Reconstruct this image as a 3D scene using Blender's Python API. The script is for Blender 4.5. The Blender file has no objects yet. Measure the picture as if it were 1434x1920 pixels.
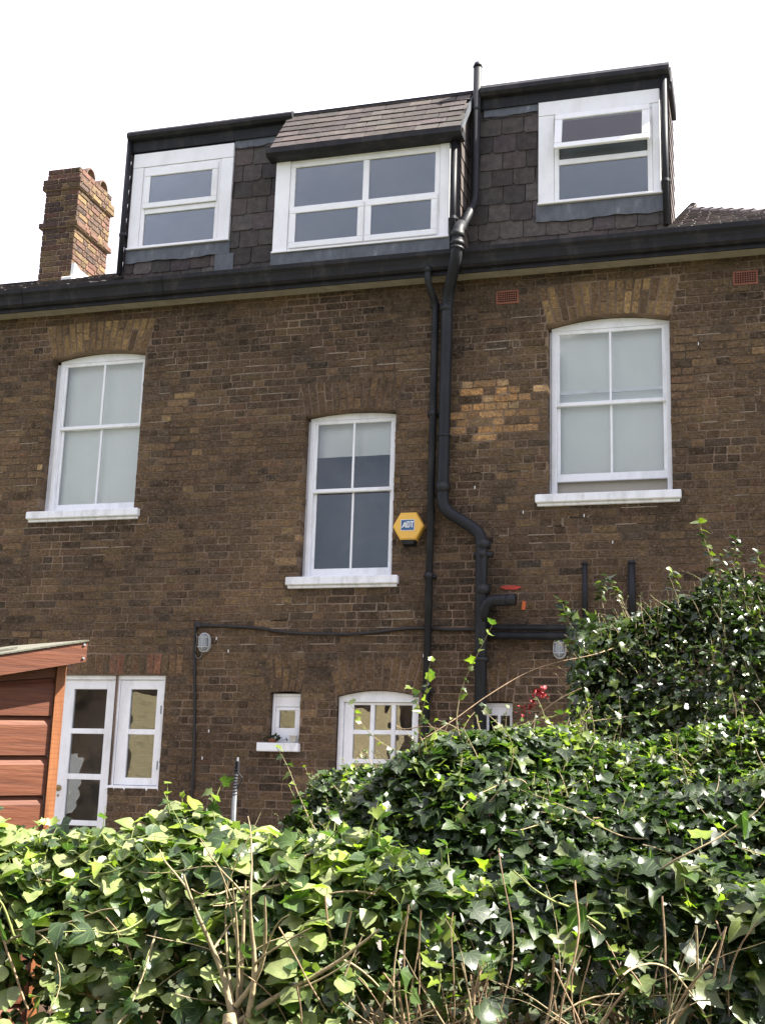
import bpy, math, random
import numpy as np
from mathutils import Vector, Matrix, Quaternion
random.seed(11)
rng = np.random.default_rng(5)
SC = bpy.context.scene
COL = SC.collection
R = math.radians
EYE = Vector((0.0, -11.2, 1.6))
PATIO = 0.68

# ------------------------------------------------------------ camera
cam = bpy.data.objects.new('camera', bpy.data.cameras.new('camera'))
COL.objects.link(cam)
rot = Matrix(((0.96018924, 0.27763355, 0.03092311),
              (0.03392228, -0.22575914, 0.97359236),
              (0.27728308, -0.93378393, -0.22618946))).transposed()
cam.matrix_world = Matrix.Translation(EYE) @ rot.to_4x4()
cam.data.sensor_fit = 'VERTICAL'
cam.data.sensor_height = 24.0
cam.data.lens = 30.0
cam.data.clip_start = 0.05
cam.data.clip_end = 2000
SC.camera = cam

# ------------------------------------------------------------ light
SUN_EL, SUN_AZ = 50.0, 82.0      # azimuth clockwise from +Y: far right, a little behind the house
sv = Vector((math.sin(R(SUN_AZ)) * math.cos(R(SUN_EL)), math.cos(R(SUN_AZ)) * math.cos(R(SUN_EL)), math.sin(R(SUN_EL))))
sl = bpy.data.lights.new('sun', 'SUN'); sl.energy = 5.0; sl.angle = R(0.5); sl.color = (1.0, 0.95, 0.86)
so = bpy.data.objects.new('sun', sl); COL.objects.link(so)
so.rotation_euler = sv.to_track_quat('Z', 'Y').to_euler()
W = bpy.data.worlds.new('World'); SC.world = W; W.use_nodes = True
nt = W.node_tree; nt.nodes.clear()
def wn(t, **k):
    n = nt.nodes.new(t)
    for a, b in k.items(): setattr(n, a, b)
    return n
sky = wn('ShaderNodeTexSky', sky_type='NISHITA', sun_disc=False)
sky.sun_elevation = R(SUN_EL); sky.sun_rotation = R(SUN_AZ); sky.air_density = 1.0; sky.dust_density = 1.2; sky.ozone_density = 1.0
tc = wn('ShaderNodeTexCoord'); mp = wn('ShaderNodeMapping'); mp.inputs['Scale'].default_value = (1.0, 1.0, 2.2)
nz = wn('ShaderNodeTexNoise'); nz.inputs['Scale'].default_value = 1.7; nz.inputs['Detail'].default_value = 7; nz.inputs['Roughness'].default_value = 0.6
rp = wn('ShaderNodeValToRGB'); rp.color_ramp.elements[0].position = 0.36; rp.color_ramp.elements[1].position = 0.62
rp.color_ramp.elements[0].color = (0.25, 0.25, 0.25, 1); rp.color_ramp.elements[1].color = (0.95, 0.95, 0.95, 1)
mx = wn('ShaderNodeMixRGB'); mx.inputs[2].default_value = (12.7, 11.7, 13.0, 1)
bg = wn('ShaderNodeBackground'); bg.inputs[1].default_value = 0.05
ow = wn('ShaderNodeOutputWorld')
L = nt.links.new
L(tc.outputs['Generated'], mp.inputs[0]); L(mp.outputs[0], nz.inputs[0]); L(nz.outputs[0], rp.inputs[0])
sx = wn('ShaderNodeSeparateXYZ'); L(tc.outputs['Generated'], sx.inputs[0])
mr = wn('ShaderNodeMapRange'); mr.inputs['From Min'].default_value = -.9; mr.inputs['From Max'].default_value = .35; mr.inputs['To Min'].default_value = .36; mr.inputs['To Max'].default_value = 1.0
L(sx.outputs[1], mr.inputs[0])
mm_ = wn('ShaderNodeMath', operation='MULTIPLY'); L(rp.outputs[0], mm_.inputs[0]); L(mr.outputs[0], mm_.inputs[1])
L(mm_.outputs[0], mx.inputs[0]); L(sky.outputs[0], mx.inputs[1]); L(mx.outputs[0], bg.inputs[0]); L(bg.outputs[0], ow.inputs[0])
SC.view_settings.view_transform = 'Standard'; SC.view_settings.look = 'None'
SC.view_settings.gamma = 1.0; SC.view_settings.use_curve_mapping = False
SC.view_settings.exposure = 2.2
SC.render.engine = 'CYCLES'

# ------------------------------------------------------------ materials
class Mat:
    def __init__(s, name):
        s.m = bpy.data.materials.new(name); s.m.use_nodes = True
        s.t = s.m.node_tree; s.b = s.t.nodes['Principled BSDF']; s.o = s.t.nodes['Material Output']
    def n(s, t, **k):
        x = s.t.nodes.new(t)
        for a, b in k.items():
            if a in x.inputs.keys(): x.inputs[a].default_value = b
            else: setattr(x, a, b)
        return x
    def l(s, a, b): s.t.links.new(a, b)
    def coord(s): return s.n('ShaderNodeTexCoord').outputs['Object']
    def noise(s, scale, detail=5, rough=.6, vec=None, stretch=None):
        v = vec or s.coord()
        if stretch:
            mpp = s.n('ShaderNodeMapping'); mpp.inputs['Scale'].default_value = stretch; s.l(v, mpp.inputs[0]); v = mpp.outputs[0]
        x = s.n('ShaderNodeTexNoise'); x.inputs['Scale'].default_value = scale
        x.inputs['Detail'].default_value = detail; x.inputs['Roughness'].default_value = rough
        s.l(v, x.inputs['Vector']); return x.outputs[0]
    def ramp(s, fac, stops):
        x = s.n('ShaderNodeValToRGB'); e = x.color_ramp.elements
        while len(e) < len(stops): e.new(0.5)
        for i, (p, c) in enumerate(stops):
            e[i].position = p; e[i].color = tuple(c) + (1,) if len(c) == 3 else c
        s.l(fac, x.inputs[0]); return x.outputs[0]
    def mix(s, fac, a, b, mode='MIX'):
        x = s.n('ShaderNodeMixRGB', blend_type=mode)
        for i, v in ((0, fac), (1, a), (2, b)):
            if isinstance(v, (int, float)): x.inputs[i].default_value = v
            elif isinstance(v, tuple): x.inputs[i].default_value = v + (1,)
            else: s.l(v, x.inputs[i])
        return x.outputs[0]
    def base(s, c, rough=.6, spec=.5, metal=0):
        if isinstance(c, tuple): s.b.inputs['Base Color'].default_value = c + (1,)
        else: s.l(c, s.b.inputs['Base Color'])
        if isinstance(rough, float) or isinstance(rough, int): s.b.inputs['Roughness'].default_value = rough
        else: s.l(rough, s.b.inputs['Roughness'])
        s.b.inputs['Specular IOR Level'].default_value = spec; s.b.inputs['Metallic'].default_value = metal
    def bump(s, h, strength=.4, dist=.01):
        x = s.n('ShaderNodeBump'); x.inputs['Strength'].default_value = strength; x.inputs['Distance'].default_value = dist
        s.l(h, x.inputs['Height']); s.l(x.outputs[0], s.b.inputs['Normal'])

def simple(name, c, rough=.5, spec=.5, var=.12, nscale=9.0, bump=0.1, bscale=60, dirt=None, stretch=None):
    m = Mat(name)
    n1 = m.noise(nscale, 6, .65, stretch=stretch)
    dk = tuple(x * (1 - var) for x in c); lt = tuple(min(1, x * (1 + var)) for x in c)
    col = m.ramp(n1, [(.3, dk), (.7, lt)])
    if dirt:
        col = m.mix(m.ramp(m.noise(dirt[1], 8, .7, stretch=(1, 1, .35)), [(.5, (0, 0, 0)), (.75, (dirt[2],) * 3)]), col, dirt[0])
    m.base(col, rough, spec)
    if bump: m.bump(m.noise(bscale, 4), bump, .004)
    return m.m

def brick_mat(name='stock_brick'):
    m = Mat(name)
    at = m.n('ShaderNodeAttribute', attribute_name='tint')
    n1 = m.noise(38, 8, .72)
    n2 = m.noise(15, 6, .68)
    v = m.n('ShaderNodeTexVoronoi'); v.inputs['Scale'].default_value = 70; m.l(m.coord(), v.inputs['Vector'])
    c = m.mix(1.0, at.outputs['Color'], m.ramp(n1, [(.28, (.38, .36, .35)), (.5, (1, 1, 1)), (.70, (1.9, 1.8, 1.62))]), 'MULTIPLY')
    c = m.mix(m.ramp(n2, [(.42, (0, 0, 0)), (.68, (.62, .62, .62))]), c, (.135, .100, .070))
    c = m.mix(m.ramp(m.noise(150, 3, .6), [(.60, (0, 0, 0)), (.72, (.6, .6, .6))]), c, (.035, .028, .022))
    c = m.mix(m.ramp(m.noise(48, 4, .7), [(.57, (0, 0, 0)), (.68, (.7, .7, .7))]), c, (.26, .205, .14))
    c = m.mix(m.ramp(m.noise(27, 5, .75, stretch=(.6, 1, 1.3)), [(.34, (.75, .75, .75)), (.44, (0, 0, 0))]), c, (.045, .034, .026))
    st = m.noise(.9, 5, .6, stretch=(1, 1, .6))
    c = m.mix(1.0, c, m.ramp(st, [(.3, (.78, .74, .78)), (.6, (1.2, 1.12, 1.10))]), 'MULTIPLY')
    m.base(c, .93, .25)
    h = m.n('ShaderNodeMath', operation='ADD'); m.l(n1, h.inputs[0])
    mm = m.n('ShaderNodeMath', operation='MULTIPLY'); mm.inputs[1].default_value = .6; m.l(v.outputs['Distance'], mm.inputs[0]); m.l(mm.outputs[0], h.inputs[1])
    m.bump(h.outputs[0], .9, .012)
    return m.m
def mortar_mat():
    m = Mat('lime_mortar')
    c = m.ramp(m.noise(60, 6, .7), [(.3, (.120, .090, .066)), (.7, (.27, .21, .155))])
    c = m.mix(1.0, c, m.ramp(m.noise(1.3, 5, .65), [(.38, (.38, .36, .35)), (.60, (1.2, 1.1, 1.04))]), 'MULTIPLY')
    m.base(c, .95, .2); m.bump(m.noise(90, 5), .6, .006)
    return m.m
def slate_mat(name, k=1.0, warm=0):
    m = Mat(name)
    at = m.n('ShaderNodeAttribute', attribute_name='tint')
    n1 = m.noise(14, 7, .7)
    c = m.mix(1.0, at.outputs['Color'], m.ramp(n1, [(.3, (.6, .6, .62)), (.7, (1.5, 1.46, 1.4))]), 'MULTIPLY')
    c = m.mix(m.ramp(m.noise(55, 4, .7), [(.6, (0, 0, 0)), (.8, (.35, .35, .35))]), c, (.16, .15, .12))
    m.base(c, .8, .3); m.bump(m.noise(30, 6), .5, .008)
    return m.m
def lead_mat():
    m = Mat('lead_sheet')
    c = m.ramp(m.noise(9, 7, .7, stretch=(1, 1, .5)), [(.3, (.055, .062, .07)), (.6, (.11, .12, .13)), (.8, (.24, .25, .25))])
    m.base(c, .5, .5, .15); m.bump(m.noise(18, 4), .4, .01)
    return m.m
def glass_mat(name='window_glass', tint=(.86, .9, .9), wav=.002, k=1.0):
    m = Mat(name)
    m.t.nodes.remove(m.b)
    tr = m.n('ShaderNodeBsdfTransparent'); tr.inputs[0].default_value = tint + (1,)
    gl = m.n('ShaderNodeBsdfGlossy'); gl.inputs[0].default_value = (1, 1, 1, 1); gl.inputs['Roughness'].default_value = .01
    fr = m.n('ShaderNodeFresnel'); fr.inputs['IOR'].default_value = 1.52
    mu = m.n('ShaderNodeMath', operation='MULTIPLY', use_clamp=True); mu.inputs[1].default_value = 1.9 * k
    bp = m.n('ShaderNodeBump'); bp.inputs['Strength'].default_value = 1; bp.inputs['Distance'].default_value = wav
    m.l(m.noise(2.2, 2), bp.inputs['Height']); m.l(bp.outputs[0], gl.inputs['Normal'])
    mixs = m.n('ShaderNodeMixShader')
    m.l(fr.outputs[0], mu.inputs[0]); m.l(mu.outputs[0], mixs.inputs[0]); m.l(tr.outputs[0], mixs.inputs[1]); m.l(gl.outputs[0], mixs.inputs[2])
    m.l(mixs.outputs[0], m.o.inputs[0])
    return m.m
def wood_mat(name, a, b, c3, axis=(1, 1, 14), gl=.6):
    m = Mat(name)
    n1 = m.noise(3.0, 6, .65, stretch=axis)
    w = m.n('ShaderNodeTexWave', wave_type='BANDS', bands_direction='Z'); w.inputs['Scale'].default_value = 9
    w.inputs['Distortion'].default_value = 7; w.inputs['Detail'].default_value = 3; w.inputs['Detail Scale'].default_value = 1.2
    mpp = m.n('ShaderNodeMapping'); mpp.inputs['Scale'].default_value = (.7, .7, 2.0); m.l(m.coord(), mpp.inputs[0]); m.l(mpp.outputs[0], w.inputs['Vector'])
    col = m.ramp(n1, [(.3, a), (.55, b), (.75, c3)])
    col = m.mix(m.ramp(w.outputs[0], [(.0, (.45, .45, .45)), (.35, (0, 0, 0))]), col, a)
    v = m.n('ShaderNodeTexVoronoi'); v.inputs['Scale'].default_value = 3.3; m.l(m.coord(), v.inputs['Vector'])
    col = m.mix(m.ramp(v.outputs['Distance'], [(.03, (.9, .9, .9)), (.075, (0, 0, 0))]), col, tuple(x * .35 for x in a))
    m.base(col, gl, .35); m.bump(n1, .5, .006)
    return m.m
def leaf_mat(name, rough=.40, trans=.34, spec=.5):
    m = Mat(name)
    at = m.n('ShaderNodeAttribute', attribute_name='tint')
    uv = m.n('ShaderNodeAttribute', attribute_name='blade')
    sep = m.n('ShaderNodeSeparateXYZ'); m.l(uv.outputs['Vector'], sep.inputs[0])
    ang = m.n('ShaderNodeMath', operation='ARCTAN2'); m.l(sep.outputs[0], ang.inputs[0]); m.l(sep.outputs[1], ang.inputs[1])
    pp = m.n('ShaderNodeMath', operation='PINGPONG'); pp.inputs[1].default_value = .30; m.l(ang.outputs[0], pp.inputs[0])
    vein = m.ramp(pp.outputs[0], [(.0, (.5, .5, .5)), (.05, (0, 0, 0))])
    n1 = m.noise(45, 4, .6)
    c = m.mix(1.0, at.outputs['Color'], m.ramp(n1, [(.3, (.75, .78, .7)), (.7, (1.25, 1.2, 1.2))]), 'MULTIPLY')
    c = m.mix(vein, c, (.20, .27, .10))
    m.base(c, rough, spec)
    m.bump(n1, .25, .003)
    tl = m.n('ShaderNodeBsdfTranslucent'); tcm = m.mix(1.0, c, (1.9, 2.3, .8), 'MULTIPLY'); m.l(tcm, tl.inputs[0])
    ms = m.n('ShaderNodeMixShader'); ms.inputs[0].default_value = trans
    m.l(m.b.outputs[0], ms.inputs[1]); m.l(tl.outputs[0], ms.inputs[2]); m.l(ms.outputs[0], m.o.inputs[0])
    return m.m

M = {}
M['brick'] = brick_mat()
M['mortar'] = mortar_mat()
M['white'] = simple('white_gloss_paint', (.86, .87, .88), .35, .5, .05, 5, .12, 40, dirt=((.42, .41, .38), 5, .5))
M['upvc'] = simple('white_upvc', (.88, .88, .87), .3, .5, .04, 4, .03, 40, dirt=((.5, .48, .42), 4, .4))
M['sill'] = simple('painted_stone_sill', (.82, .83, .84), .5, .4, .07, 8, .3, 50, dirt=((.30, .30, .26), 9, .6))
M['black'] = simple('black_plastic', (.011, .012, .015), .55, .3, .3, 6, .08, 30, dirt=((.055, .055, .055), 6, .6))
M['gutter'] = simple('black_gutter_paint', (.012, .012, .015), .6, .3, .3, 6, .25, 30, dirt=((.06, .055, .05), 7, .7), stretch=(.5, 1, 3))
M['felt'] = simple('dark_roofing_felt', (.03, .027, .03), .85, .3, .3, 10, .5, 70)
M['soffit'] = simple('cream_painted_soffit', (.30, .27, .215), .8, .3, .15, 6, .3, 40, dirt=((.16, .14, .10), 8, .7))
M['slate'] = slate_mat('hung_slate')
M['lead'] = lead_mat()
M['flash'] = simple('white_render_flashing', (.75, .75, .72), .6, .4, .1, 8, .3, 30)
M['glass'] = glass_mat()
M['oldglass'] = glass_mat('old_sash_glass', (.97, .985, .975), .006)
M['waveglass'] = glass_mat('rippled_door_glass', (.75, .78, .76), .006, 1.6)
M['blind'] = simple('pale_roller_blind', (.86, .88, .83), .9, .2, .03, 3, .05, 200)
M['beige'] = simple('beige_blind', (.40, .37, .31), .9, .2, .05, 3, .05, 200)
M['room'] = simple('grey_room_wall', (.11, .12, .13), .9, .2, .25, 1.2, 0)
M['yellow'] = simple('yellow_alarm_plastic', (.78, .45, .07), .35, .5, .05, 8, .03, 30, dirt=((.5, .3, .08), 10, .4))
M['blue'] = simple('blue_badge', (.03, .10, .23), .4, .5, .05, 8, 0)
M['badge_white'] = simple('white_badge', (.8, .8, .78), .4, .5, .03, 8, 0)
M['terracotta'] = simple('terracotta', (.24, .095, .062), .9, .2, .2, 14, .4, 60, dirt=((.15, .09, .06), 20, .6))
M['newmortar'] = simple('pale_repointed_mortar', (.27, .22, .165), .95, .2, .3, 30, .5, 90)
M['cowl'] = simple('sooty_clay', (.12, .085, .07), .9, .2, .3, 14, .4, 60)
M['redpaint'] = simple('red_oxide_paint', (.42, .055, .035), .7, .3, .2, 14, .3, 60)
M['orangepaint'] = simple('orange_paint', (.55, .13, .04), .7, .3, .2, 14, .3, 60)
M['hole'] = simple('dark_void', (.01, .01, .01), .9, .1, .1, 5, 0)
M['cable'] = simple('black_cable', (.018, .016, .015), .55, .4, .3, 9, .2, 50)
M['greycable'] = simple('grey_cable', (.22, .2, .17), .6, .4, .2, 9, .1, 50)
M['lampgrey'] = simple('grey_lamp_casting', (.42, .43, .43), .5, .5, .1, 20, .1, 60)
M['lampglass'] = simple('frosted_lamp_glass', (.30, .32, .33), .2, .5, .08, 20, .1, 60)
M['brass'] = simple('tarnished_brass', (.30, .22, .10), .4, .5, .2, 30, .1, 60)
M['shed'] = wood_mat('red_cedar_shed_stain', (.085, .027, .013), (.145, .047, .021), (.195, .078, .038))
M['shedtrim'] = wood_mat('orange_shed_trim', (.15, .05, .02), (.28, .105, .035), (.34, .15, .06), (6, 6, .8))
M['shedfelt'] = simple('mineral_felt', (.13, .125, .10), .95, .2, .25, 30, .6, 120, dirt=((.12, .14, .08), 6, .6))
M['leaf'] = leaf_mat('ivy_leaf')
M['leafdark'] = leaf_mat('bush_leaf', .34, .2)
M['stem'] = simple('ivy_stem', (.27, .215, .125), .7, .3, .35, 30, .6, 80)
M['greenstem'] = simple('green_shoot', (.17, .19, .06), .6, .3, .25, 30, .2, 80)
M['drystem'] = simple('dry_brown_stem', (.24, .165, .10), .8, .3, .35, 30, .6, 80)
M['redflower'] = simple('red_petal', (.26, .01, .012), .5, .4, .2, 30, .1, 60)
M['soil'] = simple('brown_soil', (.045, .028, .018), .95, .2, .4, 12, .8, 40)
M['grass'] = simple('garden_lawn', (.05, .06, .03), .95, .2, .4, 5, .8, 60)
M['paving'] = simple('grey_paving', (.15, .135, .12), .9, .3, .2, 3, .3, 40)
M['metal'] = simple('galvanised_pole', (.24, .26, .28), .4, .5, .2, 20, .1, 60)
M['pot'] = simple('white_glazed_pot', (.62, .62, .58), .4, .5, .08, 12, .1, 60)

def yellow_brick():
    m = Mat('yellow_brick_wall')
    b = m.n('ShaderNodeTexBrick'); b.inputs['Scale'].default_value = 1; b.inputs['Brick Width'].default_value = .225
    b.inputs['Row Height'].default_value = .075; b.inputs['Mortar Size'].default_value = .006
    b.inputs['Color1'].default_value = (.52, .44, .27, 1); b.inputs['Color2'].default_value = (.46, .37, .22, 1); b.inputs['Mortar'].default_value = (.30, .25, .15, 1)
    mpp = m.n('ShaderNodeMapping'); mpp.inputs['Rotation'].default_value = (R(90), 0, 0); m.l(m.coord(), mpp.inputs[0]); m.l(mpp.outputs[0], b.inputs[0])
    m.base(b.outputs[0], .9, .2); return m.m
M['ybrick'] = yellow_brick()

# ------------------------------------------------------------ mesh helpers
class MB:
    def __init__(s): s.v = []; s.f = []; s.c = []; s.cc = (1, 1, 1)
    def add(s, vs, fs, c=None):
        o = len(s.v); s.v += [tuple(p) for p in vs]; s.f += [tuple(i + o for i in f) for f in fs]
        s.c += [c or s.cc] * len(vs); return s
    def box(s, x0, x1, y0, y1, z0, z1, bev=0.0, c=None):
        if bev <= 0:
            vs = [(x, y, z) for x in (x0, x1) for y in (y0, y1) for z in (z0, z1)]
            return s.add(vs, [(0, 1, 3, 2), (4, 6, 7, 5), (0, 4, 5, 1), (2, 3, 7, 6), (0, 2, 6, 4), (1, 5, 7, 3)], c)
        b = min(bev, (x1 - x0) / 3, (y1 - y0) / 3, (z1 - z0) / 3)
        X = [(x0, x1), (x0 + b, x1 - b)]; Y = [(y0, y1), (y0 + b, y1 - b)]; Z = [(z0, z1), (z0 + b, z1 - b)]
        vs = []; idx = {}
        for i in (0, 1):
            for j in (0, 1):
                for k in (0, 1):
                    for ax in range(3):
                        p = (X[0 if ax == 0 else 1][i], Y[0 if ax == 1 else 1][j], Z[0 if ax == 2 else 1][k])
                        idx[(i, j, k, ax)] = len(vs); vs.append(p)
        fs = []
        for a in (0, 1):
            fs.append([idx[(a, j, k, 0)] for j, k in ((0, 0), (1, 0), (1, 1), (0, 1))][::1 if a else -1])
            fs.append([idx[(i, a, k, 1)] for i, k in ((0, 0), (1, 0), (1, 1), (0, 1))][::-1 if a else 1])
            fs.append([idx[(i, j, a, 2)] for i, j in ((0, 0), (1, 0), (1, 1), (0, 1))][::1 if a else -1])
            for b2 in (0, 1):
                fs.append([idx[(a, b2, 0, 0)], idx[(a, b2, 1, 0)], idx[(a, b2, 1, 1)], idx[(a, b2, 0, 1)]])
                fs.append([idx[(a, 0, b2, 0)], idx[(a, 1, b2, 0)], idx[(a, 1, b2, 2)], idx[(a, 0, b2, 2)]])
                fs.append([idx[(0, a, b2, 1)], idx[(1, a, b2, 1)], idx[(1, a, b2, 2)], idx[(0, a, b2, 2)]])
        for i in (0, 1):
            for j in (0, 1):
                for k in (0, 1): fs.append([idx[(i, j, k, ax)] for ax in range(3)])
        return s.add(vs, fs, c)
    def prism(s, poly, y0, y1, c=None):      # poly in (x,z), extruded along y
        n = len(poly)
        vs = [(p[0], y0, p[1]) for p in poly] + [(p[0], y1, p[1]) for p in poly]
        fs = [tuple(range(n)), tuple(range(2 * n - 1, n - 1, -1))] + [(i, i + n, (i + 1) % n + n, (i + 1) % n) for i in range(n)]
        return s.add(vs, fs, c)
    def prof(s, pts, x0, x1, c=None, closed=True):        # pts in (y,z), extruded along x
        n = len(pts); m = 1
        vs = [(x0, p[0], p[1]) for p in pts] + [(x1, p[0], p[1]) for p in pts]
        fs = [(i, (i + 1) % n, (i + 1) % n + n, i + n) for i in range(n if closed else n - 1)]
        if closed: fs += [tuple(range(n - 1, -1, -1)), tuple(range(n, 2 * n))]
        return s.add(vs, fs, c)
    def tube(s, pts, r, seg=10, cap=True, c=None):
        pts = [Vector(p) for p in pts]; n = len(pts)
        rr = r if isinstance(r, (list, tuple)) else [r] * n
        t0 = (pts[1] - pts[0]).normalized(); up = Vector((0, 0, 1)) if abs(t0.z) < .9 else Vector((1, 0, 0))
        nrm = t0.cross(up).normalized(); vs = []; prev = t0
        for i, p in enumerate(pts):
            if i == 0: t = t0
            elif i == n - 1: t = (pts[i] - pts[i - 1]).normalized()
            else: t = ((pts[i + 1] - p).normalized() + (p - pts[i - 1]).normalized()).normalized()
            q = prev.rotation_difference(t); nrm = (q @ nrm).normalized(); nrm = (nrm - t * nrm.dot(t)).normalized(); prev = t
            b = t.cross(nrm)
            for k in range(seg):
                a = 2 * math.pi * k / seg
                vs.append(p + (nrm * math.cos(a) + b * math.sin(a)) * rr[i])
        fs = [(i * seg + k, i * seg + (k + 1) % seg, (i + 1) * seg + (k + 1) % seg, (i + 1) * seg + k) for i in range(n - 1) for k in range(seg)]
        if cap: fs += [tuple(range(seg - 1, -1, -1)), tuple((n - 1) * seg + k for k in range(seg))]
        return s.add(vs, fs, c)
    def lathe(s, prof, cx, cy, z0, seg=20, c=None):
        vs = [(cx + r * math.cos(2 * math.pi * k / seg), cy + r * math.sin(2 * math.pi * k / seg), z0 + z) for r, z in prof for k in range(seg)]
        fs = [(i * seg + k, i * seg + (k + 1) % seg, (i + 1) * seg + (k + 1) % seg, (i + 1) * seg + k) for i in range(len(prof) - 1) for k in range(seg)]
        return s.add(vs, fs, c)
    def frame(s, x0, x1, z0, z1, w, y0, y1, bev=.004, wt=None, wb=None):
        wt = w if wt is None else wt; wb = w if wb is None else wb
        s.box(x0, x1, y0, y1, z1 - wt, z1, bev); s.box(x0, x1, y0, y1, z0, z0 + wb, bev)
        s.box(x0, x0 + w, y0 + .001, y1 - .001, z0 + wb, z1 - wt, bev); s.box(x1 - w, x1, y0 + .001, y1 - .001, z0 + wb, z1 - wt, bev)
        return s
    def obj(s, name, mat, parent=None, smooth=False, origin=None):
        o = None
        v = np.array(s.v, dtype=np.float64)
        if origin is None:
            origin = (v.min(0) + v.max(0)) / 2; origin[2] = v[:, 2].min()
        origin = np.array(origin, dtype=float)
        me = bpy.data.meshes.new(name); me.from_pydata((v - origin).tolist(), [], s.f)
        if any(c != (1, 1, 1) for c in s.c[:400]) or any(c != (1, 1, 1) for c in s.c[-50:]):
            a = me.attributes.new('tint', 'FLOAT_COLOR', 'POINT')
            a.data.foreach_set('color', np.array([tuple(c) + (1,) for c in s.c], dtype=np.float32).ravel())
        me.materials.append(M[mat] if isinstance(mat, str) else mat)
        if smooth: me.polygons.foreach_set('use_smooth', [True] * len(me.polygons))
        me.update()
        return link(name, me, parent, origin)
ORI = {}
def link(name, me, parent, origin):
    o = bpy.data.objects.new(name, me); COL.objects.link(o)
    origin = Vector([float(x) for x in origin])
    if parent: o.parent = parent; o.location = origin - ORI[parent.name]
    else: o.location = origin
    ORI[o.name] = origin
    return o
def tag(o, label, cat, group=None, kind=None):
    o['label'] = label; o['category'] = cat
    if group: o['group'] = group
    if kind: o['kind'] = kind
    return o
def thing(name, loc, label, cat, group=None):
    o = bpy.data.objects.new(name, None); COL.objects.link(o); o.location = loc; ORI[o.name] = Vector(loc); o.empty_display_size = .1
    return tag(o, label, cat, group)

# ------------------------------------------------------------ ground
def sheet(name, mat, rows, kind='structure'):
    b = MB()
    for (x0, x1, ya, za, yb, zb) in rows: b.add([(x0, ya, za), (x1, ya, za), (x1, yb, zb), (x0, yb, zb)], [(0, 1, 2, 3)])
    o = b.obj(name, mat, origin=(0, 0, 0)); o['kind'] = kind; return o
sheet('ground', 'grass', [(-300, 300, -300, 0, -8.4, 0), (-300, 300, -8.4, 0, -5.0, PATIO - .03), (-300, 300, -5.0, PATIO - .03, 300, PATIO - .03)])
sheet('patio', 'paving', [(-12, 3.5, -3.2, PATIO - .02, .4, PATIO - .02)])

# ------------------------------------------------------------ the house
house = thing('brick_house', (-3.5, .2, PATIO), 'three-storey brown brick house with slate dormers and white sash windows', 'house')
C = .075
# openings: x0,x1,zb,spring,crown, arch_top (None = no arch), splay
OPEN = [
    dict(x0=-6.975, x1=-5.905, zb=4.42, zs=6.085, zc=6.14, top=6.45, sp=.10, kind='arch', tone='y'),
    dict(x0=-4.135, x1=-3.222, zb=3.69, zs=5.30, zc=5.335, top=5.64, sp=.07, kind='arch', tone='d'),
    dict(x0=-1.775, x1=-0.668, zb=4.40, zs=6.05, zc=6.115, top=6.43, sp=.10, kind='arch', tone='y'),
    dict(x0=-6.640, x1=-5.950, zb=PATIO - .1, zs=2.79, zc=2.79, top=2.985, sp=.0, kind='soldier', tone='r'),
    dict(x0=-5.950, x1=-5.430, zb=1.70, zs=2.79, zc=2.79, top=2.985, sp=.0, kind='soldier', tone='r'),
    dict(x0=-4.355, x1=-4.055, zb=2.15, zs=2.625, zc=2.64, top=2.94, sp=.07, kind='arch', tone='d'),
    dict(x0=-3.705, x1=-2.93, zb=PATIO - .1, zs=2.60, zc=2.655, top=2.94, sp=.10, kind='arch', tone='d'),
    dict(x0=-2.34, x1=-2.08, zb=2.1, zs=2.555, zc=2.565, top=2.87, sp=.06, kind='arch', tone='d'),
]
def arch_z(o, x):
    t = (x - o['x0']) / (o['x1'] - o['x0'])
    return o['zs'] + (o['zc'] - o['zs']) * (1 - (2 * t - 1) ** 2)
WX0, WX1, WZ0, WZ1 = -11.5, 3.2, .45, 6.66
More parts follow.
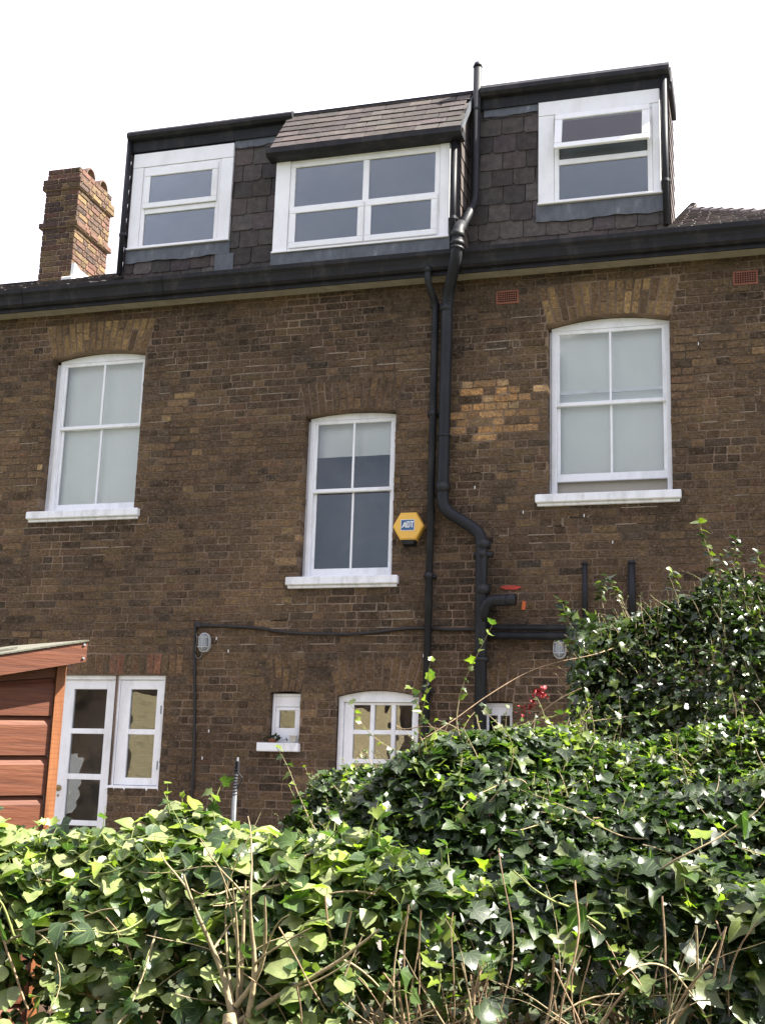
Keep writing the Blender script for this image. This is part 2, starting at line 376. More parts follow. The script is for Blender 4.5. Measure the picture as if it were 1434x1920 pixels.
def tone(x, z, kind=None):
    r = random.random(); patch = kind is None and r < .95 - .75 * (((x + 2.28) / .50) ** 2 + ((z - 5.25) / .36) ** 2) and x > -2.68
    if kind == 'y': base = random.choice([(.27, .18, .09), (.21, .135, .072), (.33, .215, .105), (.15, .095, .056)])
    elif kind == 'r': base = random.choice([(.17, .10, .06), (.15, .10, .06), (.27, .12, .08), (.13, .09, .055), (.22, .11, .075)])
    elif kind == 'd': base = random.choice([(.15, .095, .058), (.12, .08, .05), (.17, .105, .06), (.19, .12, .065)])
    elif patch:
        base = random.choice([(.33, .185, .085), (.29, .175, .09), (.36, .24, .14), (.25, .15, .08), (.20, .14, .085)])
    else:
        base = random.choices([(.145, .095, .058), (.120, .081, .052), (.165, .106, .062), (.095, .070, .050), (.175, .118, .066), (.15, .088, .057), (.21, .148, .082), (.072, .058, .047)],
                              [30, 25, 18, 10, 7, 6, 2, 3])[0]
    k = random.uniform(.78, 1.28)
    soot = .66 * (1 + .20 * math.sin(x * 1.7 + 1.3 * math.sin(z * 1.1)) * math.sin(z * 1.9 + x * .6) + .12 * math.sin(x * 5.3 + z * 2.1) * math.sin(z * 6.1 - x))
    if kind in ('y', 'r'): soot = .80
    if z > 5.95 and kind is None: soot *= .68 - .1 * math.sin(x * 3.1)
    if kind is None and random.random() < .16: soot *= random.choice([.5, .6, 1.6, 1.4, 1.3])
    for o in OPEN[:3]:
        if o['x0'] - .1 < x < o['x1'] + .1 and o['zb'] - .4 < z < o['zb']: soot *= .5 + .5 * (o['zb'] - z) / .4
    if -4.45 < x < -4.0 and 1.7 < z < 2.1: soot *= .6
    if kind is None and (abs(x + 2.62) < .22 or abs(x + 2.86) < .1 or abs(x + 2.34) < .25 and z < 4.2): soot *= .78
    if abs(x + 2.55) < .35 and z > 3.0 and random.random() < .6: soot *= .7
    if z < 3.4: soot *= .88
    if patch: soot = 1.05
    return (base[0] * k * soot, base[1] * k * soot * 1.05, base[2] * k * soot * .90)
brick = MB()
def brick_poly(poly, c, y1=.012, prot=None):
    # irregular worn brick: outline quad (x,z) ccw seen from the front, cut corners, proud face
    n = 4; cx = sum(p[0] for p in poly) / 4; cz = sum(p[1] for p in poly) / 4
    prot = random.uniform(.002, .007) if prot is None else prot
    ring = []
    for i in range(4):
        a, b, d = Vector(poly[i - 1]), Vector(poly[i]), Vector(poly[(i + 1) % 4])
        k1, k2 = random.uniform(.002, .010), random.uniform(.002, .009)
        ring.append(b + (a - b).normalized() * k1); ring.append(b + (d - b).normalized() * k2)
    vs = []
    for p in ring: vs.append((p.x, y1, p.y))
    for p in ring: vs.append((p.x, -prot + .003, p.y))
    for p in ring:
        q = p + (Vector((cx, cz)) - p).normalized() * random.uniform(.002, .006); vs.append((q.x, -prot - random.uniform(0, .002), q.y))
    N = 8
    fs = [tuple(range(2 * N, 3 * N))]
    for lv in (0, 1): fs += [(lv * N + i, lv * N + (i + 1) % N, (lv + 1) * N + (i + 1) % N, (lv + 1) * N + i) for i in range(N)]
    brick.add(vs, fs, c)
rows = int((WZ1 - WZ0) / C)
for r_ in range(rows):
    z0 = WZ0 + r_ * C + .006; z1 = z0 + C - .012; zm = (z0 + z1) / 2
    x = WX0 - random.uniform(0, .04) - (.17 if r_ % 2 else 0); st = r_ % 2; spans = []
    while x < WX1:
        w = .215 if st else .103
        if random.random() < .08: w = .215 if w < .15 else .103
        w += random.uniform(-.006, .006)
        spans.append((x, x + w)); x += w + random.uniform(.008, .013); st ^= 1
    cuts = []
    for o in OPEN:
        if o['zb'] - .001 < zm < o['zs'] + .01: cuts.append((o['x0'], o['x1']))
        elif o['zs'] <= zm < o['top'] + .01:
            k = (zm - o['zs']) / (o['top'] - o['zs']); e = o['sp'] * k + .006
            cuts.append((o['x0'] - e, o['x1'] + e))
    for (xa, xb) in spans:
        segs = [(xa, xb, False, False)]
        for (ca, cb) in cuts:
            ns = []
            for (a, b, dl, dr) in segs:
                if b <= ca or a >= cb: ns.append((a, b, dl, dr)); continue
                if a < ca: ns.append((a, ca, dl, True))
                if b > cb: ns.append((cb, b, True, dr))
            segs = ns
        for (a, b, dl, dr) in segs:
            if b - a < .018: continue
            jl = lambda: random.uniform(-.0035, .0035)
            if dl: a += random.uniform(-.003, .004)
            if dr: b -= random.uniform(-.003, .004)
            poly = [(a + jl(), z0 + jl()), (b + jl(), z0 + jl()), (b + jl(), z1 + jl()), (a + jl(), z1 + jl())]
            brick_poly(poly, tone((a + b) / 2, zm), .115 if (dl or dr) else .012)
# arch and soldier voussoirs
for o in OPEN:
    if o['kind'] == 'soldier': continue
    nv = max(4, round((o['x1'] - o['x0'] + 2 * o['sp'] * .6) / .078))
    for i in range(nv):
        def P(t, k):
            xb = o['x0'] + (o['x1'] - o['x0']) * t
            xt = o['x0'] - o['sp'] + (o['x1'] - o['x0'] + 2 * o['sp']) * t
            zb = arch_z(o, xb); zt = o['top'] - .004 + (.02 if o['kind'] == 'arch' else 0) * (1 - (2 * t - 1) ** 2)
            return (xb + (xt - xb) * k, zb + (zt - zb) * k)
        g = .11
        t0, t1 = (i + g) / nv, (i + 1 - g) / nv
        h = o['top'] - o['zs']; cutk = .36 if i % 2 else .66
        parts_ = [(0.01, cutk - .018), (cutk + .018, .985)] if h > .25 else [(.01, .985)]
        for ka, kb in parts_:
            brick_poly([P(t0, ka), P(t1, ka), P(t1, kb), P(t0, kb)], tone((P(.5, 0))[0], o['zs'], o['tone']), .115 if ka < .1 else .012, random.uniform(.004, .009))
xx = -6.72
while xx < -5.30:
    w = .066 + random.uniform(-.003, .003)
    brick_poly([(xx, 2.797), (xx + w, 2.797), (xx + w + random.uniform(-.003, .003), 2.985 + random.uniform(-.006, .004)), (xx, 2.985)], tone(xx, 2.8, 'r'), .115)
    xx += w + .011
wall = brick.obj('wall', 'brick', house, origin=(-3.5, 0, PATIO))
# mortar sheet (strips with the openings cut out) + thickness behind
xs = sorted(set([WX0, WX1] + [o[k] for o in OPEN for k in ('x0', 'x1')] + [o['x0'] + (o['x1'] - o['x0']) * i / 14 for o in OPEN for i in range(15)]))
mo = MB()
for a, b in zip(xs[:-1], xs[1:]):
    if b - a < 1e-6: continue
    mid = (a + b) / 2; ops = sorted([o for o in OPEN if o['x0'] < mid < o['x1']], key=lambda o: o['zb'])
    za, zb_ = WZ0, WZ0
    for o in ops:
        if o['zb'] > za: mo.add([(a, 0, za), (b, 0, zb_), (b, 0, o['zb']), (a, 0, o['zb'])], [(0, 1, 2, 3)])
        za, zb_ = arch_z(o, a), arch_z(o, b)
        mo.add([(a, 0, za), (b, 0, zb_), (b, .13, zb_), (a, .13, za)], [(0, 1, 2, 3)])
    mo.add([(a, 0, za), (b, 0, zb_), (b, 0, WZ1), (a, 0, WZ1)], [(0, 1, 2, 3)])
for o in OPEN:
    for s_, xj in ((1, o['x0']), (-1, o['x1'])):
        e = -.004 * s_
        mo.add([(xj + e, 0, o['zb']), (xj + e, .13, o['zb']), (xj + e, .13, o['zs']), (xj + e, 0, o['zs'])], [(0, 1, 2, 3)])
mo.box(WX0, WX1, .6, .75, WZ0, WZ1 - .1)          # inner leaf, closes the rooms
mo.box(WX0 - .2, WX0, 0, .75, WZ0, WZ1 - .1); mo.box(WX1, WX1 + .2, 0, .75, WZ0, WZ1 - .1)
mo.obj('mortar', 'mortar', wall, origin=(-3.5, 0, PATIO))
# plant growing stains: none

# ---- sash windows
def arch_head(b, x0, x1, zs, zc, zlow, y0, y1, n=10):
    pts = [(x0, zlow)] + [(x1, zlow)] + [(x1 + (x0 - x1) * i / n, zs + (zc - zs) * (1 - (2 * i / n - 1) ** 2)) for i in range(n + 1)]
    b.prism(pts, y0, y1)
def sash_window(o, rail, lift, blind_to, label, ins):
    x0, x1 = o['x0'] + ins, o['x1'] - .004
    fw = .045; zt = o['zs'] - .03; sill_top = o['zb'] + .02
    b = MB()
    b.box(x0, x0 + fw, .095, .19, sill_top, zt, .004); b.box(x1 - fw, x1, .095, .19, sill_top, zt, .004); b.box(o['x0'] - .0, x0, .115, .19, sill_top, zt, 0)
    arch_head(b, x0, x1, o['zs'] - .006, o['zc'] - .006, zt, .097, .19)
    b.box(x0 + fw, x1 - fw, .10, .185, sill_top - .02, sill_top + .03, .004)
    win = b.obj('window', 'white', house); win['label'] = label
    xa, xb = x0 + fw, x1 - fw; mid = (x0 + x1) / 2
    u = MB(); u.frame(xa, xb, rail - .018, zt, .028, .105, .135, .004, .035, .036); u.box(mid - .010, mid + .010, .108, .134, rail + .018, zt - .035, .003)
    u.obj('upper_sash', 'white', win)
    zb = sill_top + .03 + lift
    l_ = MB(); l_.frame(xa, xb, zb, rail + .02 + lift, .030, .142, .172, .004, .034, .072); l_.box(mid - .010, mid + .010, .145, .17, zb + .072, rail - .014 + lift, .003)
    l_.obj('lower_sash', 'white', win)
    for yg, zga, zgb in ((.122, rail, zt - .03), (.158, zb + .03, rail + lift)):
        g = MB()
        for ga, gb in ((xa + .02, mid - .002), (mid + .002, xb - .02)):
            e1, e2 = random.uniform(-.0012, .0012), random.uniform(-.0012, .0012)
            g.add([(ga, yg + e1, zga), (gb, yg - e1, zga), (gb, yg + e2, zgb), (ga, yg - e2, zgb)], [(0, 1, 2, 3)])
        g.obj('pane', 'oldglass', win)
    bl = MB(); n = 10
    bt = zt + .02
    for i in range(n):   # very slightly billowing cloth
        a = xa - .01 + (xb - xa + .02) * i / n; c = xa - .01 + (xb - xa + .02) * (i + 1) / n
        ya, yc = .215 + .004 * math.sin(i * 1.3), .215 + .004 * math.sin((i + 1) * 1.3)
        bl.add([(a, ya, blind_to), (c, yc, blind_to), (c, yc, bt), (a, ya, bt)], [(0, 1, 2, 3)])
    bl.obj('blind', 'blind', win)
    s = MB(); s.box(o['x0'] - .105, o['x1'] + .075, -.065, .10, o['zb'] - .065, o['zb'] + .012, .008); s.box(o['x0'] - .09, o['x1'] + .06, -.035, .09, o['zb'] - .092, o['zb'] - .066, .004)
    s.obj('sill', 'sill', win)
    return win
sash_window(OPEN[0], 5.35, 0, 4.46, 'tall white sash window at the left with its blind fully down', .050)
sash_window(OPEN[1], 4.568, 0, 4.93, 'white sash window beside the yellow alarm box, blind a third down', .024)
w3 = sash_window(OPEN[2], 5.30, .12, 4.62, 'wide white sash window at the right with its lower sash slightly raised', .020)
b = MB(); b.box(-1.72, -.70, .205, .209, 4.40, 4.66); b.obj('backing_cloth', 'beige', w3)
# room behind: grey surfaces
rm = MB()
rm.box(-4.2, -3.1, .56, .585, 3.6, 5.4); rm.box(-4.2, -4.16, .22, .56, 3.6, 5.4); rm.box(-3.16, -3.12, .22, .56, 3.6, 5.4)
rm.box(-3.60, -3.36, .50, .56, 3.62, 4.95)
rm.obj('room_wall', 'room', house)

# ---- garden doors and small windows
def panes(parent, rects, y, mat='glass', th=.004):
    g = MB()
    for (a, b_, c, d) in rects: g.box(a, b_, y, y + th, c, d)
    return g.obj('pane', mat, parent)
def leaf_with_panes(x0, x1, z0, z1, cols, rws, y0, y1, bev=.005):
    b = MB()
    # solid lattice from stiles and rails around pane rects (cols, rws = lists of (a,b))
    prev = x0
    for (a, c) in cols: b.box(prev, a, y0, y1, z0, z1, bev); prev = c
    b.box(prev, x1, y0, y1, z0, z1, bev)
    for (a, c) in cols:
        pz = z0
        for (u, v) in rws: b.box(a - .001, c + .001, y0 + .003, y1 - .003, pz, u, .003); pz = v
        b.box(a - .001, c + .001, y0 + .003, y1 - .003, pz, z1, .003)
    return b
# left door
b = MB(); b.box(-6.636, -6.592, .04, .14, PATIO, 2.745, .004); b.box(-5.975, -5.928, .042, .14, PATIO, 2.745, .004); b.box(-6.636, -5.434, .038, .14, 2.745, 2.787, .004)
b.box(-5.472, -5.434, .042, .14, 1.745, 2.744, .004); b.box(-5.985, -5.415, .0, .14, 1.70, 1.745, .006)
fr = b.obj('door_frame', 'white', house)
rws = [(1.0, 1.36), (1.41, 1.79), (1.845, 2.225), (2.275, 2.655)]
b = leaf_with_panes(-6.59, -5.977, PATIO + .02, 2.743, [(-6.43, -6.012 - .06)], rws, .06, .11)
dr = b.obj('door', 'white', house); dr['label'] = 'white glazed garden door beside the shed'
panes(dr, [(-6.44, -6.065, a - .005, c + .005) for a, c in rws], .083)
b = MB(); b.tube([(-6.505, .06, 1.70), (-6.505, .02, 1.70)], .012, 10); b.lathe([(0, 0), (.028, 0), (.028, .006), (0, .006)], 0, 0, 0, 16)
hb = MB(); hb.tube([(-6.505, .058, 1.705), (-6.505, .050, 1.705)], .030, 18); hb.tube([(-6.505, .052, 1.705), (-6.505, .015, 1.705)], .010, 10)
hb.tube([(-6.56, .012, 1.75), (-6.565, .012, 1.70), (-6.56, .012, 1.64)], .007, 8); hb.tube([(-6.505, .015, 1.705), (-6.56, .012, 1.70)], .008, 8)
hb.tube([(-6.505, .060, 1.635), (-6.505, .052, 1.635)], .012, 10)
hb.obj('handle', 'brass', dr)
b = leaf_with_panes(-5.925, -5.475, 1.75, 2.742, [(-5.815, -5.535)], [(1.82, 2.225), (2.275, 2.655)], .055, .10)
cs = b.obj('casement', 'white', house); panes(cs, [(-5.83, -5.52, 1.81, 2.66)], .078)
for z in (2.42, 1.90): hg = MB(); hg.box(-5.482, -5.468, .038, .056, z, z + .08, .002); hg.obj('hinge', 'metal', cs)
# glazed door by the downpipe
b = MB(); b.box(-3.70, -3.655, .05, .15, PATIO, 2.55, .004); b.box(-2.98, -2.935, .05, .15, PATIO, 2.55, .004)
arch_head(b, -3.70, -2.935, 2.594, 2.649, 2.55, .052, .15); b.obj('door_frame', 'white', house)
cols = [(-3.565, -3.405), (-3.365, -3.205), (-3.165, -3.010)]
rws = [(1.0, 1.24), (1.28, 1.50), (1.54, 1.76), (1.80, 2.00), (2.04, 2.26), (2.30, 2.525)]
b = leaf_with_panes(-3.653, -2.982, PATIO + .02, 2.548, cols, rws, .08, .13)
dr = b.obj('door', 'white', house); dr['label'] = 'white many-paned garden door between the two black pipes and the small window'
panes(dr, [(a - .004, c + .004, u - .004, v + .004) for a, c in cols for u, v in rws], .104, 'waveglass')
# small window with sill
b = MB(); b.frame(-4.350, -4.060, 2.165, 2.622, .028, .06, .13, .004); b.box(-4.322, -4.088, .068, .12, 2.500, 2.594, .006); b.frame(-4.320, -4.090, 2.195, 2.497, .036, .066, .115, .004, .03, .11)
sw = b.obj('window', 'white', house); sw['label'] = 'tiny white window with two plant pots on its sill'
panes(sw, [(-4.286, -4.124, 2.30, 2.472)], .09)
b = MB(); b.box(-4.440, -4.035, -.07, .06, 2.085, 2.163, .006); b.obj('sill', 'sill', sw)
b = MB(); b.frame(-2.336, -2.084, 2.12, 2.55, .03, .06, .13, .004); b.box(-2.225, -2.20, .065, .12, 2.15, 2.52, .003); b.box(-2.306, -2.114, .066, .12, 2.44, 2.52, .004)
sw = b.obj('window', 'white', house); sw['label'] = 'small white window half hidden by the soil pipe and ivy'
panes(sw, [(-2.306, -2.114, 2.15, 2.45)], .09)
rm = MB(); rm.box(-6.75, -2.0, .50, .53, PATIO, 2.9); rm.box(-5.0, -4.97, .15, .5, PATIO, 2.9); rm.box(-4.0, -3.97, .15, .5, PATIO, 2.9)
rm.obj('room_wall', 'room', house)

# ---- eaves: soffit, fascia, gutter
b = MB(); b.prof([(-.175, 6.570), (.06, 6.572), (.06, 6.585), (-.175, 6.585)], WX0 - .2, WX1 + .2); b.obj('soffit', 'soffit', house)
b = MB(); b.prof([(-.195, 6.560), (-.176, 6.560), (-.176, 6.745), (-.195, 6.745)], WX0 - .2, WX1 + .2); b.obj('fascia', 'gutter', house)
b = MB()
gx = WX0 - .2
og = [(-.197, 6.60), (-.235, 6.600), (-.262, 6.622), (-.270, 6.66), (-.285, 6.70), (-.312, 6.725), (-.318, 6.765), (-.306, 6.765), (-.300, 6.735), (-.272, 6.705), (-.257, 6.66), (-.245, 6.63), (-.225, 6.612), (-.197, 6.612)]
b.prof(og, WX0 - .2, WX1 + .2)
for xj in (-7.3, -5.7, -4.1, -2.35, -.9, .7):
    b.prof([(p[0] - .004, p[1] - .004) if i < 7 else p for i, p in enumerate(og)], xj, xj + .07)
b.obj('gutter', 'gutter', house)

# ---- roof planes with slates
def slate_field(b, x0, x1, y0, z0, ty, tz, length, gauge, width, thick=.006, tone_=(.07, .06, .055), var=.3, jit=.01, flip=False, xlim=None, lift=.5, skip=()):
    """overlapping slates laid on the plane from (y0,z0) up along unit (ty,tz); outward normal = (-tz, ty)"""
    ny, nz_ = -tz, ty
    if flip: ny, nz_ = tz, -ty
    n = int(length / gauge) + 1
    for r in range(n):
        s0 = r * gauge; s1 = min(s0 + gauge * 1.35, length)
        if s1 - s0 < .03: continue
        xa = x0 - (width * .5 if r % 2 else 0) - random.uniform(0, .02)
        while xa < x1:
            w = width * random.uniform(.93, 1.07); a, c = max(xa, x0), min(xa + w - random.uniform(.003, .010), x1)
            xa += w
            lim = xlim((s0 + s1) / 2) if xlim else (x0, x1)
            a, c = max(a, lim[0]), min(c, lim[1])
            for (sa, sb_, sc, sd) in skip:
                if z0 + tz * s1 > sc and z0 + tz * s0 < sd:
                    if a >= sa and c <= sb_: c = a
                    elif a < sa < c: c = sa
                    elif a < sb_ < c: a = sb_
            if c - a < .03: continue
            k = random.uniform(1 - var, 1 + var); col = tuple(t * k * random.uniform(.95, 1.05) for t in tone_)
            d0 = random.uniform(-jit, jit) * .6; tl = random.uniform(-jit, jit) * .4
            h0 = thick * 1.6 + random.uniform(0, .004); h1 = .001
            ch = random.uniform(.006, .03) * lift; ch2 = random.uniform(.006, .03) * lift
            out = [(a, s0 + d0 + ch), (a + ch, s0 + d0), (c - ch2, s0 + d0 + tl), (c, s0 + d0 + tl + ch2), (c, s1), (a, s1)]
            vs = []
            for lv in (0, 1):
                for (px, ps) in out:
                    hh = h0 + (h1 - h0) * (ps - s0) / max(.01, (s1 - s0)) + lv * thick
                    vs.append((px, y0 + ty * ps + ny * hh, z0 + tz * ps + nz_ * hh))
            m = 6
            b.add(vs, [tuple(range(m - 1, -1, -1)), tuple(range(m, 2 * m))] + [(i, (i + 1) % m, (i + 1) % m + m, i + m) for i in range(m)], col)
PL = R(26.75); PR = R(28.2)
# left slope
b = MB(); Lr = 3.45
b.prof([(-.27, 6.755), (-.27 + math.cos(PL) * Lr, 6.755 + math.sin(PL) * Lr), (-.27 + math.cos(PL) * Lr * 2.2, 6.80), (-.1, 6.78)], WX0 - .2, -6.5, c=(.045, .04, .038))
slate_field(b, WX0 - .2, -6.42, -.285, 6.765, math.cos(PL), math.sin(PL), Lr, .20, .25, .007, (.055, .048, .045), .35)
roof = b.obj('roof', 'slate', house); roof['label'] = 'low slate roof slope left of the dormers, under the chimney'
# right slope, hipped
b = MB(); Lrr = 5.1
hx = lambda s: (-.66, .20 + (-.86 - .20) * 0 + 2.6 - s * .62) if s < 5.2 else (-.66, -.6)
def hipx(s):   # hip line through the two measured silhouette points
    return (-.66, .22 + (1.25 - s) * .30 + (0 if s > 1.25 else (1.25 - s) * 2.2))
c0 = (-.27, 6.755)
P_ = lambda s: (c0[0] + math.cos(PR) * s, c0[1] + math.sin(PR) * s)
pl = [0, .6, 1.25, 2.5, 4.0, 5.1]
vs = []
for s in pl:
    y, z = P_(s); a, c = hipx(s); c = max(c, -.62)
    vs += [(-.7, y, z), (c, y, z), (c + .4, y + .2, z - 1.0)]
fs = []
for i in range(len(pl) - 1): fs += [(3 * i, 3 * i + 1, 3 * i + 4, 3 * i + 3), (3 * i + 1, 3 * i + 2, 3 * i + 5, 3 * i + 4)]
b.add(vs, fs, (.045, .04, .038))
slate_field(b, -.66, 3.2, -.285, 6.765, math.cos(PR), math.sin(PR), Lrr, .17, .24, .008, (.135, .12, .115), .35, xlim=lambda s: (-.66, max(-.6, hipx(s)[1])))
rr = b.obj('roof', 'slate', house); rr['label'] = 'hipped tiled roof slope right of the dormers'
b = MB()
for i in range(13):
    s = .9 + i * .36; y, z = P_(s); y2, z2 = P_(s + .38); xa, xb = max(-.6, hipx(s)[1]), max(-.6, hipx(s + .38)[1])
    b.tube([(xa, y, z + .005 + .02), (xb, y2, z2 + .005)], .05, 8, c=(.12, .105, .10))
b.obj('hip_tiles', 'slate', rr)

# ---- dormers
DX0, DX1, DY = -6.43, -.665, .35
DEND = 1.05
b = MB()
b.box(DX0, DX1, DY, DEND, 6.6, 8.70)
b.box(-4.53, -2.64, -.03, DY + .02, 6.75, 8.06)
dorm = b.obj('dormer', 'felt', house); dorm['label'] = 'long slate-hung roof dormer with a projecting middle bay'
# hung slates
sb = MB()
T1 = (.066, .057, .054)
SKIP = [(-6.37, -5.22, 7.42, 8.6), (-1.91, -.74, 7.46, 8.6)]
slate_field(sb, DX0 + .02, -4.54, DY, 6.93, 0, 1, 1.70, .19, .225, .008, T1, .35, .012, lift=1, skip=SKIP)
sb.obj('hung_slates', 'slate', dorm); sb = MB()
slate_field(sb, -2.62, DX1 - .01, DY, 6.93, 0, 1, 1.70, .19, .225, .008, T1, .35, .012, lift=1, skip=SKIP)
sb.obj('hung_slates', 'slate', dorm)
# cheeks
def cheek(b, x, y0, y1, z0, z1, sgn, tone_):
    rows_ = int((z1 - z0) / .17)
    for r in range(rows_ + 1):
        za = z0 + r * .17; zb = min(za + .22, z1); ya = y0 - (.1 if r % 2 else 0)
        while ya < y1:
            a, c = max(ya, y0), min(ya + .21, y1); ya += .215
            if c - a < .02: continue
            k = random.uniform(.7, 1.3); h0 = .014; hh = .002
            vs = [(x + sgn * h0, a, za), (x + sgn * h0, c, za), (x + sgn * hh, c, zb), (x + sgn * hh, a, zb), (x + sgn * (h0 + .007), a, za), (x + sgn * (h0 + .007), c, za), (x + sgn * (hh + .007), c, zb), (x + sgn * (hh + .007), a, zb)]
            b.add(vs, [(0, 1, 2, 3), (4, 5, 6, 7), (0, 1, 5, 4), (1, 2, 6, 5), (2, 3, 7, 6), (3, 0, 4, 7)], tuple(t * k for t in tone_))
sb = MB()
cheek(sb, -2.64, -.03, DY, 6.85, 8.06, 1, (.07, .057, .052)); sb.obj('cheek_slates', 'slate', dorm); sb = MB(); cheek(sb, -4.53, -.03, DY, 6.85, 8.06, -1, (.12, .085, .07))
for q_ in ((DX1, 1, (.08, .066, .062)), (DX0, -1, T1)):
    sb.obj('cheek_slates', 'slate', dorm); sb = MB(); cheek(sb, q_[0], DY, DEND, 6.95, 8.6, q_[1], q_[2])
sb.obj('cheek_slates', 'slate', dorm); sb = MB()
# gable infill between slope and dormer face
sb.obj('cheek_slates', 'slate', dorm) if sb.v else None
for x in (-2.65, -4.54):
    sb = MB(); sb.add([(x, -.15, 8.09), (x + .02, -.15, 8.09), (x + .02, DY, 8.70), (x, DY, 8.70), (x, DY, 8.05), (x + .02, DY, 8.05)], [(0, 3, 4), (1, 2, 5), (0, 1, 2, 3), (0, 4, 5, 1)], (.06, .05, .05))
    sb.obj('bay_side', 'slate', dorm)
# sloping slates above the middle bay
sb = MB(); dy, dz = .50, .66; ln = math.hypot(dy, dz)
slate_field(sb, -4.575, -2.60, -.20, 8.095, dy / ln, dz / ln, ln - .02, .128, .245, .007, (.055, .047, .044), .35, .004, lift=.25)
sb.add([(-4.56, -.19, 8.09), (-2.61, -.19, 8.09), (-2.61, .31, 8.74), (-4.56, .31, 8.74)], [(0, 1, 2, 3)], (.05, .04, .04))
sb.obj('bay_roof_slates', 'slate', dorm)
# lead edge on the right verge
b = MB(); b.add([(-2.605, -.21, 8.07), (-2.585, -.21, 8.07), (-2.585, .28, 8.72), (-2.605, .28, 8.72), (-2.605, -.20, 8.02), (-2.585, -.20, 8.02), (-2.585, .32, 8.66), (-2.605, .32, 8.66)],
               [(0, 1, 2, 3), (4, 5, 6, 7), (0, 1, 5, 4), (1, 2, 6, 5), (0, 3, 7, 4)]); b.obj('verge', 'lead', dorm)
# fascias and flat roof edge
b = MB()
b.prof([(.20, 8.70), (.20, 8.735), (.24, 8.775), (.36, 8.78), (.36, 8.55), (.30, 8.55), (.285, 8.66), (.23, 8.67)], DX0 - .015, -4.52); b.obj('fascia', 'gutter', dorm); b = MB()
b.prof([(.20, 8.69), (.20, 8.735), (.24, 8.785), (.36, 8.79), (.36, 8.55), (.30, 8.55), (.285, 8.65), (.23, 8.66)], -2.50, DX1 + .03)
b.prof([(.26, 8.725), (.26, 8.76), (.30, 8.785), (.40, 8.785), (.40, 8.70), (.33, 8.70)], -4.519, -2.501); b.obj('ridge_edge', 'gutter', dorm); b = MB()
b.box(DX0 - .02, DX1 + .035, .361, DEND + .05, 8.701, 8.774, .004)
b.box(DX1 + .005, DX1 + .05, .30, DEND, 8.60, 8.772, .01)
b.obj('flat_roof', 'gutter', dorm); b = MB()
b.prof([(-.24, 8.035), (-.24, 8.085), (-.215, 8.10), (-.05, 8.10), (-.05, 8.01), (-.19, 8.01)], -4.61, -2.585); b.obj('bay_fascia', 'gutter', dorm); b = MB()
b = MB()
for (xa, xb) in ((DX0, -4.53), (-2.49, DX1 + .02)):
    xk = xa; zk = 8.784
    while xk < xb:
        w = random.uniform(.05, .18); z2 = 8.781 + random.uniform(0, .010); b.add([(xk, .245, 8.77), (xk, .36, 8.77), (xk, .30, zk), (min(xk + w, xb), .245, 8.77), (min(xk + w, xb), .36, 8.77), (min(xk + w, xb), .30, z2)], [(0, 3, 5, 2), (1, 2, 5, 4), (0, 2, 1), (3, 4, 5)]); xk += w; zk = z2
    b.obj('felt_edge', 'felt', dorm); b = MB()
# lead flashings: aprons below the windows, strips above the slates
def wavy_sheet(b, x0, x1, z0, z1, y, n=24, amp=.008):
    for i in range(n):
        a = x0 + (x1 - x0) * i / n; c = x0 + (x1 - x0) * (i + 1) / n
        f = lambda x: z0 + amp * math.sin(x * 9.1) + amp * .6 * math.sin(x * 31)
        g_ = lambda x: y + .004 * math.sin(x * 13)
        b.add([(a, g_(a), f(a)), (c, g_(c), f(c)), (c, y, z1), (a, y, z1), (a, g_(a) + .012, f(a)), (c, g_(c) + .012, f(c))], [(0, 1, 2, 3), (0, 4, 5, 1)])
for a_ in ((-6.40, -5.19, 7.245, 7.41, .315), (-1.945, -.70, 7.255, 7.45, .315), (-4.56, -2.71, 6.85, 7.02, -.075), (-5.2, -4.55, 8.47, 8.56, .318, 12, .012),
           (-2.48, -1.93, 8.47, 8.56, .318, 12, .005), (-5.35, -5.14, 7.03, 7.25, .318, 6, .01)):
    b = MB(); wavy_sheet(b, *a_); b.obj('lead_flashing', 'lead', dorm)
# ---- dormer windows
def surround(x0, x1, z0, z1, wl, wr, wt, y, nm='window', lab=None):
    b = MB(); b.box(x0, x0 + wl, y - .045, y + .0, z0, z1 - wt - .003, .003); b.box(x1 - wr, x1, y - .045, y, z0, z1 - wt - .003, .003)
    if wt: b.box(x0, x1, y - .048, y, z1 - wt, z1, .003)
    b.box(x0 - .005, x1 + .01, y - .065, y, z0 - .022, z0 - .002, .003)
    o = b.obj(nm, 'upvc', house)
    if lab: o['label'] = lab
    return o
def dark_back(win, x0, x1, z0, z1, y):
    b = MB(); b.box(x0, x1, y, y + .004, z0, z1); return b.obj('interior', 'room', win)
# left
wn_ = surround(-6.385, -5.205, 7.412, 8.525, .125, .135, .165, DY, 'window', 'white-framed two-light dormer window at the left end')
b = MB(); b.frame(-6.258, -5.342, 7.414, 8.357, .045, DY - .04, DY - .002, .004, .03, .018); b.box(-6.212, -5.388, DY - .038, DY - .003, 7.80, 7.862, .004); b.obj('frame', 'upvc', wn_)
b = MB(); b.frame(-6.232, -5.368, 7.858, 8.325, .068, DY - .062, DY - .041, .006, .09, .062); b.obj('upper_light', 'upvc', wn_)
panes(wn_, [(-6.165, -5.435, 7.918, 8.237)], DY - .050); panes(wn_, [(-6.214, -5.386, 7.431, 7.802)], DY - .022); dark_back(wn_, -6.25, -5.35, 7.42, 8.35, DY - .012)
